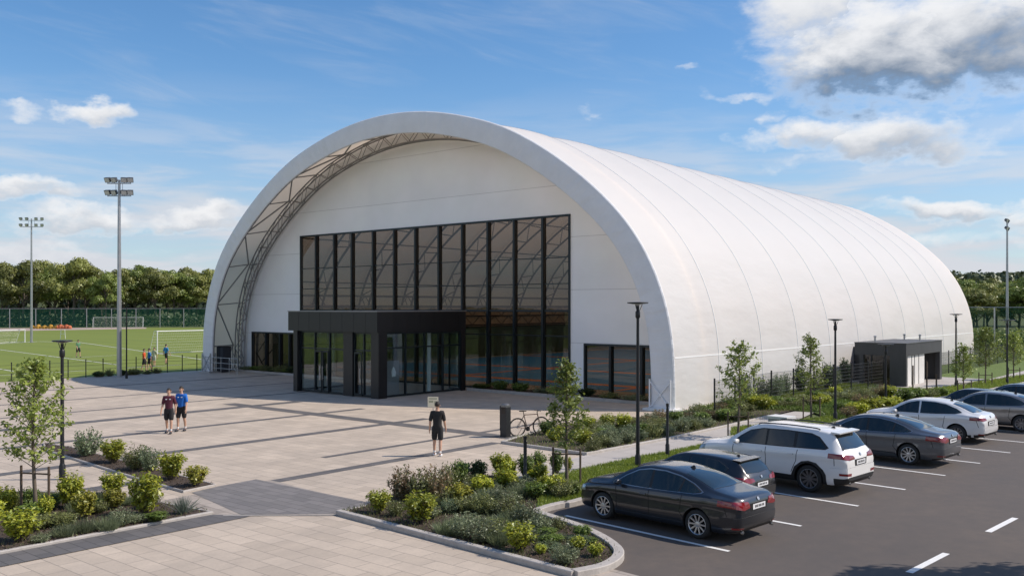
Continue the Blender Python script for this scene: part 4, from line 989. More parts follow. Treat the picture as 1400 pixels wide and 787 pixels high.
def car_parts(S):
    L0, L1 = S['ztop'][0][0], S['ztop'][-1][0]
    n = 64; u = np.linspace(0, 1, n); xs = L0+(L1-L0)*(.5-.5*np.cos(np.pi*(u*.86+.07)))/1.0
    c0 = .5-.5*math.cos(math.pi*.07); xs = L0+(L1-L0)*((.5-.5*np.cos(np.pi*(u*.86+.07)))-c0)/(1-2*c0)
    xs[0] = L0; xs[-1] = L1
    g = {k: smooth_interp(S[k], xs) for k in ('ztop', 'zbelt', 'w', 'wr', 'zb')}
    ring_n = None; vs = []
    for i in range(n):
        zt, zbl, w, wr, zb = (float(g[k][i]) for k in ('ztop', 'zbelt', 'w', 'wr', 'zb'))
        zbl = min(zbl, zt-.012); H = zbl-zb; gh = zt-zbl; wg = w*.955; wr = min(wr, wg-.004)
        er = min(.055, gh*.5)
        h = [(0, zb), (w*.80, zb), (w*.93, zb+.03), (w*.975, zb+H*.14), (w*.99, zb+H*.32), (w*1.0, zb+H*.50), (w*.984, zb+H*.64), (w*.992, zb+H*.76), (w*1.006, zb+H*.85), (w*.975, zb+H*.955), (wg, zbl),
             (wg+(wr-wg)*.30, zbl+(gh-er)*.30), (wg+(wr-wg)*.66, zbl+(gh-er)*.66), (wr, zt-er), (wr*.955, zt-er*.42), (wr*.86, zt-er*.12), (wr*.5, zt+.010*min(1, gh*4)), (0, zt+.016*min(1, gh*4))]
        pts = [(y, z) for y, z in h]+[(-y, z) for y, z in h[-2:0:-1]]
        ring_n = len(pts); vs += [(float(xs[i]), y, z) for y, z in pts]
    fs = [(i*ring_n+k, i*ring_n+(k+1) % ring_n, (i+1)*ring_n+(k+1) % ring_n, (i+1)*ring_n+k) for i in range(n-1) for k in range(ring_n)]
    fs += [tuple(range(ring_n-1, -1, -1)), tuple(range((n-1)*ring_n, n*ring_n))]
    mb = MB(); mb.add(vs, fs); base = mb.mesh('car_base', [mat('paint_placeholder', (.5, .5, .5)), M_['hub']], smooth=50)
    nr = [Vector(v.normal) for v in base.vertices]; co = [v.co.copy() for v in base.vertices]
    def shell(k):
        m = base.copy()
        for v, c, q in zip(m.vertices, co, nr): v.co = c+q*k
        return m
    sh = {}
    R1 = S['wheel']; axf, axr = S['axf'], S['axr']; parts = []
    cut = MB()
    for ax in (axf, axr):
        for s in (-1, 1):
            cut.lathe([(R1+.045, s*.52), (R1+.045, s*1.2)], 40, (ax, 0, R1+.01), 'Y', 0)
    cm = cut.mesh('cut', [M_['hub']])
    body = bool_mesh(base.copy(), cm, 'DIFFERENCE', 'body')
    body.polygons.foreach_set('use_smooth', [True]*len(body.polygons)); body.set_sharp_from_angle(angle=R_(38))
    parts.append(('body', body, None, 'paint'))
    def patch(name, prisms, k, mk, parent='body', cutw=False):
        if k not in sh: sh[k] = shell(k)
        for pr in prisms:
            m = MB(); kind, poly, a, b = pr
            if kind == 'side': m.prism_y(poly, a, b)
            elif kind == 'rear':                 # polygon in y,z extruded along x
                q = len(poly); m.add([(a, p[0], p[1]) for p in poly]+[(b, p[0], p[1]) for p in poly], [tuple(range(q)), tuple(range(2*q-1, q-1, -1))]+[(i, (i+1) % q, q+(i+1) % q, q+i) for i in range(q)])
            else: m.prism(poly, a, b)
            cme = m.mesh('c', [MATS['black_trim']]); 
            r = bool_mesh(sh[k].copy(), cme, 'INTERSECT', name)
            if cutw: r = bool_mesh(r, cm, 'DIFFERENCE', name)
            if len(r.polygons) == 0: continue
            r.polygons.foreach_set('use_smooth', [True]*len(r.polygons)); r.set_sharp_from_angle(angle=R_(30))
            parts.append((name, r, parent, mk))
    both = lambda poly: [('side', poly, .30, 1.2), ('side', poly, -.30, -1.2)]
    if S.get('cladding'):
        patch('lower_cladding', [('side', S['cladding'], -1.2, 1.2)], .005, 'trim', cutw=True)
    if S.get('surround'): patch('window_surround', both(S['surround']), .004, S.get('surround_mat', 'chrome'))
    if S.get('surround') and S.get('surround_mat') != 'trim':
        cx_ = sum(p[0] for p in S['surround'])/len(S['surround']); cz_ = sum(p[1] for p in S['surround'])/len(S['surround'])
        patch('window_pillar', both([(cx_+(x-cx_)*.965, cz_+(z-cz_)*.90) for x, z in S['surround']]), .006, 'trim')
    for p in S['windows']: patch('side_window', both(p), .008, 'car_glass')
    patch('windscreen', [('top', S['windscreen'], .8, 2)], .006, 'car_glass')
    patch('rear_window', [('top', S['rearwin'], S['rearwin_z'], 2)], .006, 'car_glass')
    for p in S['tails']: patch('tail_lamp', [('rear', [(y*s, z) for y, z in p], L0-.1, S['tail_x']) for s in (1, -1)], .010, 'tail')
    for p in S.get('tails2', []): patch('tail_lamp_band', [('rear', p, L0-.1, S['tail_x'])], .011, 'tail_dark')
    for p in S.get('reflectors', []): patch('rear_reflector', [('rear', [(y*s, z) for y, z in p], L0-.1, L0+.17) for s in (1, -1)], .022, 'tail')
    for p in S['heads']: patch('headlight', [('rear', [(y*s, z) for y, z in p], L1+.1, S['head_x']) for s in (1, -1)], .008, 'lampclear')
    patch('grille', [('rear', S['grille'], L1+.1, L1-.5)], .008, 'trim')
    patch('rear_diffuser', [('rear', S['diffuser'], L0-.1, L0+.32)], .020, 'trim')
    rl = S['wheel']*.0+S.get('bump_z', .60)
    patch('rear_bumper', [('side', [(L0-.2, .1), (S['axr']-.52, .1), (S['axr']-.50, rl-.16), (S['axr']-.60, rl), (L0-.2, rl+.01)], -1.2, 1.2)], .014, 'paint', cutw=True)
    px_, pz = S['plate']; patch('plate_recess', [('rear', [(-.33, pz-.085), (.33, pz-.085), (.36, pz+.085), (-.36, pz+.085)], L0-.1, L0+.6)], .006, 'gap')
    
    patch('number_plate', [('rear', [(-.26, pz-.06), (.26, pz-.06), (.26, pz+.06), (-.26, pz+.06)], L0-.1, L0+.6)], .016, 'plate')
    mk = [[(y, pz-.028), (y+.03, pz-.028), (y+.03, pz+.028), (y, pz+.028)] for y in (-.20, -.155, -.09, -.045, 0, .06, .105, .15)]
    m = MB()
    patch('plate_text', [('rear', p, L0-.1, L0+.6) for p in mk], .018, 'gap', 'number_plate')
    bz = S['badge_z']; patch('badge', [('rear', [(.045*math.cos(k*.63), bz+.038*math.sin(k*.63)) for k in range(10)], L0-.1, L0+.7)], .016, 'chrome')
    # door gaps and handles
    gaps = []
    for a, b in S['gaps']:
        a = Vector((a[0], a[1])); b = Vector((b[0], b[1])); d = (b-a).normalized(); q = Vector((-d.y, d.x))*.008
        gaps += both([tuple(a+q), tuple(b+q), tuple(b-q), tuple(a-q)])
    patch('panel_gap', gaps, .0025, 'gap')
    for x, z in S['handles']: patch('door_handle', both([(x-.09, z-.014), (x+.09, z-.010), (x+.09, z+.012), (x-.09, z+.014)]), .022, S.get('handle_mat', 'paint'))
    # mirrors
    for s in (-1, 1):
        mx, mz = S['mirror']; w = float(smooth_interp(S['w'], np.array([mx]))[0])
        m = MB(); vs = []; 
        for (dx, sc_) in ((-.06, .7), (-.045, .95), (0, 1.0), (.05, .8), (.075, .4)):
            for k in range(10): a = k*math.pi/5; vs.append((mx+dx, s*(w+.07+.115*sc_*math.cos(a)), mz+.07*sc_*math.sin(a)))
        m.add(vs, [(i*10+k, i*10+(k+1) % 10, (i+1)*10+(k+1) % 10, (i+1)*10+k) for i in range(4) for k in range(10)]+[tuple(range(10)), tuple(range(49, 39, -1))])
        m.tube((mx+.01, s*(w-.06), mz-.05), (mx+.01, s*(w+.03), mz-.02), .022, n=6)
        parts.append(('wing_mirror', m.mesh('wing_mirror', [M_['trim']], smooth=50), None, 'paint'))
    # shark fin, exhausts, rails, spoiler
    fx, fz = S['fin']; m = MB(); m.add([(fx-.10, -.022, fz-.02), (fx+.07, -.022, fz-.02), (fx-.10, .022, fz-.02), (fx+.07, .022, fz-.02), (fx-.085, 0, fz+.05), (fx-.04, 0, fz+.05)], [(0, 1, 5, 4), (2, 4, 5, 3), (0, 4, 2), (1, 3, 5), (0, 2, 3, 1)])
    parts.append(('antenna_fin', m.mesh('antenna_fin', [M_['trim']]), None, 'trim'))
    for s in (-1, 1):
        m = MB(); m.lathe([(.030, L0+.08), (.042, L0+.02), (.036, L0+.01), (.03, L0+.05)], 12, (0, s*S.get('exh', .58), S['exh_z']), 'X'); parts.append(('exhaust_tip', m.mesh('exhaust_tip', [M_['chrome']], smooth=50), None, 'chrome'))
    if S.get('rails'):
        for s in (-1, 1):
            m = MB(); m.path([(x, s*y, z) for x, y, z in catmull(S['rails'], 4) ], .018, 6); parts.append(('roof_rail', m.mesh('roof_rail', [M_['trim']], smooth=50), None, S.get('rail_mat', 'trim')))
    if S.get('spoiler'):
        x0, x1, z, w = S['spoiler']; m = MB()
        m.add([(x0, -w, z), (x1, -w-.02, z+.02), (x1, w+.02, z+.02), (x0, w, z), (x0+.01, -w, z-.035), (x1, -w-.02, z-.03), (x1, w+.02, z-.03), (x0+.01, w, z-.035)], [(0, 1, 2, 3), (7, 6, 5, 4), (0, 3, 7, 4), (1, 5, 6, 2), (0, 4, 5, 1), (3, 2, 6, 7)])
        parts.append(('spoiler', m.mesh('spoiler', [M_['trim']]), None, 'paint'))
    # wheels
    for ax in (axf, axr):
        for s in (-1, 1):
            yc = s*(S['track']); R2 = R1; W = .215
            m = MB(); m.lathe([(R2*.70, -W*.38), (R2*.3, -W*.2), (0, -W*.2)], 24, (ax, yc, R1), 'Y') ; m.lathe([(.13, 0), (R2*.62, 0)], 24, (ax, yc+s*.02, R1), 'Y')
            parts.append(('wheel', m.mesh('wheel', [M_['hub']], smooth=40), None, 'hub')); 
            m = MB(); m.lathe([(R2*.69, -W/2+.012), (R2*.80, -W/2), (R2*.93, -W/2+.012), (R2*.985, -W/2+.035), (R2, -W*.2), (R2, W*.2), (R2*.985, W/2-.035), (R2*.93, W/2-.012), (R2*.80, W/2), (R2*.69, W/2-.012), (R2*.69, -W/2+.012)], 40, (ax, yc, R1), 'Y')
            parts.append(('tyre', m.mesh('tyre', [M_['tyre']], smooth=50), 'wheel', 'tyre'))
            m = MB(); yo = yc+s*(W/2-.015)
            m.lathe([(R2*.70, yo-s*.15), (R2*.675, yo-s*.02), (R2*.715, yo+s*.004), (R2*.69, yo+s*.008), (R2*.655, yo-s*.004), (R2*.645, yo-s*.12)], 40, (ax, 0, R1), 'Y')
            ns = S['spokes']
            for k in range(ns):
                for dl in ((-.075, .075) if S.get('split') else (0,)):
                    a = 2*math.pi*k/ns; a2 = a+dl*1.3; a1 = a+dl*.4; w1, w2 = .017, (.013 if S.get('split') else .018)
                    r0, r1 = R2*.13, R2*.675
                    def pt(r, an, off_, y): return (ax+r*math.cos(an)-off_*math.sin(an), y, R1+r*math.sin(an)+off_*math.cos(an))
                    y0, y1 = yo-s*.022, yo-s*.006
                    m.add([pt(r0, a1, -w1, y0), pt(r0, a1, w1, y0), pt(r1, a2, w2, y1), pt(r1, a2, -w2, y1), pt(r0, a1, -w1, y0-s*.03), pt(r0, a1, w1, y0-s*.03), pt(r1, a2, w2, y1-s*.03), pt(r1, a2, -w2, y1-s*.03)],
                          [(0, 1, 2, 3), (7, 6, 5, 4), (0, 3, 7, 4), (1, 5, 6, 2), (0, 4, 5, 1), (3, 2, 6, 7)])
            m.lathe([(R2*.2, yo-s*.045), (R2*.18, yo-s*.016), (.03, yo-s*.01), (0, yo-s*.01)], 20, (ax, 0, R1), 'Y')
            parts.append(('rim', m.mesh('rim', [M_['alloy']], smooth=35), 'wheel', S.get('rim_mat', 'alloy')))
    return parts
CACHE = {}
def car(spec, S, pname, pm, label, s, t, yaw=0, rim=None, group='cars parked in a row nose to the kerb', scale=(1, 1, 1)):
    if spec not in CACHE: CACHE[spec] = car_parts(S)
    root = thing('parked_car', label, 'car', K(s, t, .002), R_(-45.2+180+yaw), group); last = {}
    for name, me, par, mk in CACHE[spec]:
        if mk == 'paint': m = me.copy(); m.materials[0] = pm
        else:
            m = me; want = M_[rim] if (rim and name == 'rim') else M_[mk]
            if m.materials[0] is not want: m = me.copy() if m.users else me; m.materials[0] = want
            if len(m.materials) > 1: m.materials[1] = want
        o = link(name, m, last.get(par, root) if par else root); last[name] = o
    root.scale = (scale[0], scale[1], scale[2]); return root

SEDAN = dict(wheel=.335, axf=1.40, axr=-1.36, track=.80, spokes=10, exh_z=.27, exh=.62,
    ztop=[(-2.40, .90), (-2.34, 1.0), (-2.2, 1.05), (-1.85, 1.10), (-1.6, 1.145), (-1.2, 1.285), (-.8, 1.385), (-.35, 1.445), (.05, 1.455), (.4, 1.42), (.75, 1.30), (1.15, 1.10), (1.3, 1.03), (1.7, .975), (2.05, .90), (2.25, .80), (2.37, .62)],
    zbelt=[(-2.40, .84), (-2.2, .97), (-1.7, 1.0), (-1.0, .965), (0, .93), (1.0, .91), (1.5, .88), (2.0, .80), (2.25, .70), (2.37, .54)],
    w=[(-2.40, .70), (-2.34, .79), (-2.2, .86), (-1.9, .905), (-1.4, .925), (-.5, .915), (.5, .915), (1.4, .92), (1.8, .90), (2.05, .85), (2.25, .73), (2.37, .52)],
    wr=[(-2.40, .60), (-2.2, .72), (-1.75, .72), (-1.3, .62), (-.8, .575), (0, .59), (.45, .585), (.9, .66), (1.3, .74), (1.8, .74), (2.15, .62), (2.37, .40)],
    zb=[(-2.40, .42), (-2.33, .30), (-2.2, .25), (-1.8, .20), (0, .18), (1.8, .20), (2.2, .22), (2.37, .30)],
    surround=[(1.10, .955), (.83, 1.155), (.50, 1.325), (.15, 1.395), (-.3, 1.40), (-.75, 1.33), (-1.15, 1.205), (-1.46, 1.065), (-1.43, 1.035), (-1.25, 1.005), (-.5, .972), (.5, .945)],
    windows=[[(1.02, .97), (.80, 1.145), (.49, 1.30), (.17, 1.365), (.06, 1.37), (.02, .968)], [(-.06, .970), (-.01, 1.37), (-.3, 1.372), (-.73, 1.305), (-.83, 1.277), (-.82, 1.0), (-.5, .985)], [(-.87, 1.002), (-.88, 1.262), (-1.13, 1.178), (-1.38, 1.07), (-1.22, 1.022)]],
    windscreen=[(1.22, -.66), (1.30, 0), (1.22, .66), (.56, .515), (.60, 0), (.56, -.515)],
    rearwin=[(-.82, -.50), (-.76, 0), (-.82, .50), (-1.62, .60), (-1.68, 0), (-1.62, -.60)], rearwin_z=1.08,
    tails=[[(.36, .80), (.44, .94), (.99, .97), (.99, .85), (.60, .76)]], tail_x=-1.90, tails2=[],
    reflectors=[[(.6, .34), (.6, .38), (.99, .40), (.99, .36)]],
    heads=[[(.42, .62), (.50, .72), (.99, .80), (.99, .68), (.7, .60)]], head_x=1.98,
    grille=[(-.38, .40), (.38, .40), (.42, .64), (-.42, .64)], diffuser=[(-.99, .2), (.99, .2), (.99, .27), (.72, .30), (.55, .36), (-.55, .36), (-.72, .30), (-.99, .27)],
    plate=(0, .80), badge_z=.955, gaps=[((.98, .90), (.95, .38)), ((0, .93), (-.02, .34)), ((-.95, .95), (-.88, .56)), ((-.88, .56), (-1.0, .42)), ((.95, .34), (-.95, .34)), ((-2.0, .99), (-2.12, .62)), ((1.0, .91), (2.0, .84))],
    handles=[(.15, .83), (-.78, .85)], mirror=(.86, 1.02), fin=(-.62, 1.44))
SUV = dict(wheel=.37, axf=1.42, axr=-1.33, track=.82, spokes=10, exh_z=.33, exh=.60, rim_mat='alloy_dark', split=True,
    ztop=[(-2.36, 1.0), (-2.30, 1.12), (-2.12, 1.30), (-1.95, 1.52), (-1.80, 1.635), (-1.4, 1.675), (-.7, 1.70), (0, 1.705), (.4, 1.66), (.7, 1.54), (1.05, 1.32), (1.25, 1.19), (1.6, 1.12), (2.0, 1.06), (2.22, .97), (2.35, .76)],
    zbelt=[(-2.36, .94), (-2.2, 1.10), (-1.5, 1.13), (-.5, 1.10), (1, 1.055), (1.5, 1.04), (2.0, .96), (2.2, .87), (2.35, .66)],
    w=[(-2.36, .80), (-2.28, .88), (-2.0, .93), (-1.3, .95), (0, .935), (1.3, .945), (1.8, .93), (2.1, .87), (2.25, .78), (2.35, .60)],
    wr=[(-2.36, .70), (-2.1, .70), (-1.8, .635), (-1, .64), (0, .655), (.5, .65), (.9, .71), (1.3, .80), (1.8, .80), (2.2, .66), (2.35, .48)],
    zb=[(-2.36, .42), (-2.28, .32), (-1.9, .26), (0, .24), (1.9, .26), (2.35, .34)],
    bump_z=.74, cladding=[(-2.5, .2), (2.5, .2), (2.5, .44), (1.92, .44), (1.83, .66), (1.62, .82), (1.42, .86), (1.22, .82), (1.0, .66), (.93, .42), (-.82, .42), (-.92, .66), (-1.12, .82), (-1.33, .86), (-1.55, .82), (-1.75, .66), (-1.86, .47), (-2.5, .52)],
    surround=[(1.06, 1.12), (.84, 1.32), (.55, 1.50), (.15, 1.585), (-.6, 1.60), (-1.3, 1.575), (-1.55, 1.50), (-1.86, 1.24), (-1.78, 1.19), (-.5, 1.15)], surround_mat='trim',
    windows=[[(.98, 1.14), (.80, 1.32), (.53, 1.48), (.15, 1.56), (.02, 1.565), (0, 1.155)], [(-.06, 1.158), (-.05, 1.568), (-.5, 1.575), (-.83, 1.57), (-.86, 1.18)], [(-.94, 1.185), (-.92, 1.565), (-1.28, 1.55), (-1.50, 1.48), (-1.79, 1.235), (-1.72, 1.21)]],
    windscreen=[(1.17, -.70), (1.26, 0), (1.17, .70), (.52, .58), (.56, 0), (.52, -.58)],
    rearwin=[(-1.90, -.55), (-1.87, 0), (-1.90, .55), (-2.20, .70), (-2.24, 0), (-2.20, -.70)], rearwin_z=1.2,
    tails=[[(.36, .96), (.42, 1.055), (1.0, 1.13), (1.0, 1.0), (.66, .95)]], tail_x=-1.88,
    reflectors=[[(.58, .53), (.58, .60), (1.0, .62), (1.0, .56)]],
    heads=[[(.5, .78), (.56, .90), (1, 1.0), (1, .86), (.75, .78)]], head_x=1.96,
    grille=[(-.5, .52), (.5, .52), (.5, .86), (-.5, .86)], diffuser=[(-1.0, .25), (1.0, .25), (1.0, .46), (.7, .50), (-.7, .50), (-1.0, .46)],
    plate=(0, .86), badge_z=1.06, gaps=[((1.0, 1.06), (.98, .46)), ((-.03, 1.10), (-.05, .44)), ((-1.0, 1.12), (-.96, .82)), ((-.96, .82), (-.82, .50)), ((-2.05, .80), (-2.05, 1.0))],
    handles=[(.16, .97), (-.80, .99)], mirror=(.84, 1.17), fin=(-1.55, 1.68), rails=[(.35, .60, 1.665), (.2, .60, 1.71), (-.6, .60, 1.735), (-1.35, .585, 1.71), (-1.5, .58, 1.675)], spoiler=(-2.06, -1.82, 1.63, .60))
HATCH = dict(wheel=.315, axf=1.22, axr=-1.25, track=.75, spokes=8, exh_z=.26, exh=.55,
    ztop=[(-2.02, .80), (-1.96, .95), (-1.86, 1.06), (-1.72, 1.22), (-1.50, 1.37), (-1.1, 1.43), (-.4, 1.46), (.1, 1.45), (.5, 1.36), (.85, 1.18), (1.1, 1.03), (1.45, .97), (1.8, .89), (2.0, .76), (2.08, .6)],
    zbelt=[(-2.02, .75), (-1.85, .95), (-1, .95), (0, .92), (1, .90), (1.5, .86), (1.85, .75), (2.08, .54)],
    w=[(-2.02, .66), (-1.92, .78), (-1.7, .85), (-1.2, .875), (0, .865), (1.2, .87), (1.6, .84), (1.9, .74), (2.08, .5)],
    wr=[(-2.02, .56), (-1.8, .62), (-1.5, .56), (-1, .56), (0, .57), (.5, .59), (.9, .66), (1.2, .70), (1.6, .70), (1.9, .6), (2.08, .38)],
    zb=[(-2.02, .38), (-1.9, .26), (-1.6, .2), (0, .18), (1.7, .2), (2.08, .3)],
    windows=[[(.92, .955), (.70, 1.15), (.42, 1.30), (.08, 1.375), (-.03, 1.38), (-.05, .96)], [(-.11, .962), (-.10, 1.38), (-.6, 1.375), (-.98, 1.34), (-1.38, 1.17), (-1.33, 1.08), (-1.0, .99)]],
    windscreen=[(1.06, -.60), (1.14, 0), (1.06, .60), (.48, .50), (.52, 0), (.48, -.50)],
    rearwin=[(-1.53, -.47), (-1.50, 0), (-1.53, .47), (-1.86, .56), (-1.90, 0), (-1.86, -.56)], rearwin_z=1.03,
    tails=[[(.36, .83), (.40, .92), (.95, .98), (.95, .84), (.6, .80)]], tail_x=-1.62, reflectors=[[(.55, .33), (.55, .37), (.95, .39), (.95, .35)]],
    heads=[[(.42, .62), (.5, .74), (.95, .82), (.95, .68)]], head_x=1.72, grille=[(-.36, .4), (.36, .4), (.36, .62), (-.36, .62)],
    diffuser=[(-.95, .2), (.95, .2), (.95, .30), (.6, .38), (-.6, .38), (-.95, .30)], plate=(0, .72), badge_z=.93,
    gaps=[((.86, .9), (.83, .36)), ((-.08, .92), (-.1, .33)), ((-1.0, .95), (-.9, .55))], handles=[(.08, .84), (-.88, .86)], mirror=(.76, 1.0), fin=(-1.2, 1.43), spoiler=(-1.64, -1.40, 1.385, .52))
FAST = dict(SEDAN); FAST.update(wheel=.335, spokes=10, rim_mat='alloy_dark', split=True, tails2=[],
    ztop=[(-2.28, .86), (-2.24, .98), (-2.12, 1.07), (-1.9, 1.115), (-1.72, 1.17), (-1.4, 1.305), (-1.0, 1.42), (-.5, 1.49), (0, 1.505), (.4, 1.46), (.75, 1.33), (1.1, 1.13), (1.3, 1.06), (1.7, 1.0), (2.0, .93), (2.2, .82), (2.32, .62)],
    zbelt=[(-2.28, .80), (-2.1, 1.0), (-1.5, 1.03), (0, .96), (1.0, .94), (1.5, .91), (2.0, .82), (2.2, .72), (2.32, .54)],
    w=[(-2.28, .72), (-2.2, .81), (-1.9, .89), (-1.4, .915), (0, .905), (1.4, .915), (1.8, .89), (2.05, .83), (2.2, .72), (2.32, .52)],
    wr=[(-2.28, .58), (-2.05, .68), (-1.7, .64), (-1.2, .58), (0, .60), (.45, .59), (.9, .67), (1.3, .74), (1.8, .74), (2.1, .62), (2.32, .4)],
    zb=[(-2.28, .40), (-2.2, .30), (-1.9, .23), (0, .2), (1.8, .22), (2.32, .32)],
    cladding=[(-2.5, .1), (2.5, .1), (2.5, .30), (.95, .30), (-.9, .30), (-2.0, .34), (-2.5, .40)],
    surround=None, windows=[[(1.05, .985), (.80, 1.18), (.50, 1.34), (.15, 1.425), (.06, 1.43), (.02, .995)], [(-.04, .998), (-.02, 1.432), (-.5, 1.425), (-.9, 1.37), (-1.3, 1.235), (-1.52, 1.12), (-1.3, 1.06), (-.5, 1.01)]],
    windscreen=[(1.2, -.66), (1.28, 0), (1.2, .66), (.54, .53), (.58, 0), (.54, -.53)], rearwin=[(-1.12, -.50), (-1.05, 0), (-1.12, .50), (-1.86, .58), (-1.92, 0), (-1.86, -.58)], rearwin_z=1.1,
    tails=[[(.44, .88), (.52, .955), (.99, .99), (.99, .88), (.7, .85)]], tail_x=-1.82, plate=(0, .74), badge_z=.97, fin=(-.85, 1.46),
    diffuser=[(-.99, .2), (.99, .2), (.99, .32), (.7, .40), (-.7, .40), (-.99, .32)])
car('sedan', SEDAN, 'dark', paint('charcoal_blue', (.020, .024, .032), .5), 'dark charcoal sedan with multi-spoke silver wheels, parked nearest the camera', -2.31, 1.22, scale=(.95, .97, .945))
car('hatch', HATCH, 'black', paint('black', (.012, .012, .014), .3), 'small black hatchback squeezed between the dark sedan and the white SUV', -3.36, 4.1, scale=(.88, .95, .85))
car('suv', SUV, 'white', paint('white', (.78, .78, .77), .0, .35), 'white SUV with black lower cladding and roof rails', -3.02, 7.62)
car('sedan', SEDAN, 'grey', paint('steel_grey', (.115, .125, .14), .6), 'steel grey sedan parked just beyond the white SUV', -2.85, 13.8)
car('fast', FAST, 'white', paint('silver_white', (.70, .70, .70), .1), 'white fastback car with red tail lamps, between the steel grey sedan and the silver sedan', -3.5, 19.85)
car('fast', FAST, 'silver', paint('silver', (.27, .265, .26), .7), 'silver car with dark wheels, cut by the right edge of the photo', -2.7, 24.7)
car('hatch', HATCH, 'dark', paint('dark_blue', (.015, .018, .024), .3), 'dark blue car whose roof shows between the white fastback and the side porch', -4.4, 27.4, scale=(.85, .95, .92))
car('sedan', SEDAN, 'slate', paint('dark_slate', (.05, .055, .06), .5), 'dark slate car farthest along the row at the right edge', -3.2, 30.3)
# ---------------------------------------------------------------- people
def skin_mesh(name, verts, edges, rads, m, sub=2, root=0):
    me = bpy.data.meshes.new('sk'); me.from_pydata(verts, edges, []); o = bpy.data.objects.new('sk', me); col.objects.link(o)
    md = o.modifiers.new('s', 'SKIN'); md.use_smooth_shade = True
    if not me.skin_vertices: me.skin_vertices.new() if hasattr(me.skin_vertices, 'new') else None
    for i, v in enumerate(me.skin_vertices[0].data):
        r = rads[i]; v.radius = r if isinstance(r, tuple) else (r, r); v.use_root = (i == root)
    sb = o.modifiers.new('u', 'SUBSURF'); sb.levels = sub; sb.render_levels = sub
    dg = bpy.context.evaluated_depsgraph_get(); out = bpy.data.meshes.new_from_object(o.evaluated_get(dg), depsgraph=dg); out.name = name
    bpy.data.objects.remove(o); out.materials.clear(); out.materials.append(m); out.polygons.foreach_set('use_smooth', [True]*len(out.polygons)); return out
skin_m = mat('skin', (.50, .30, .21), .55); hair_m = mat('dark_hair', (.02, .015, .012), .7)
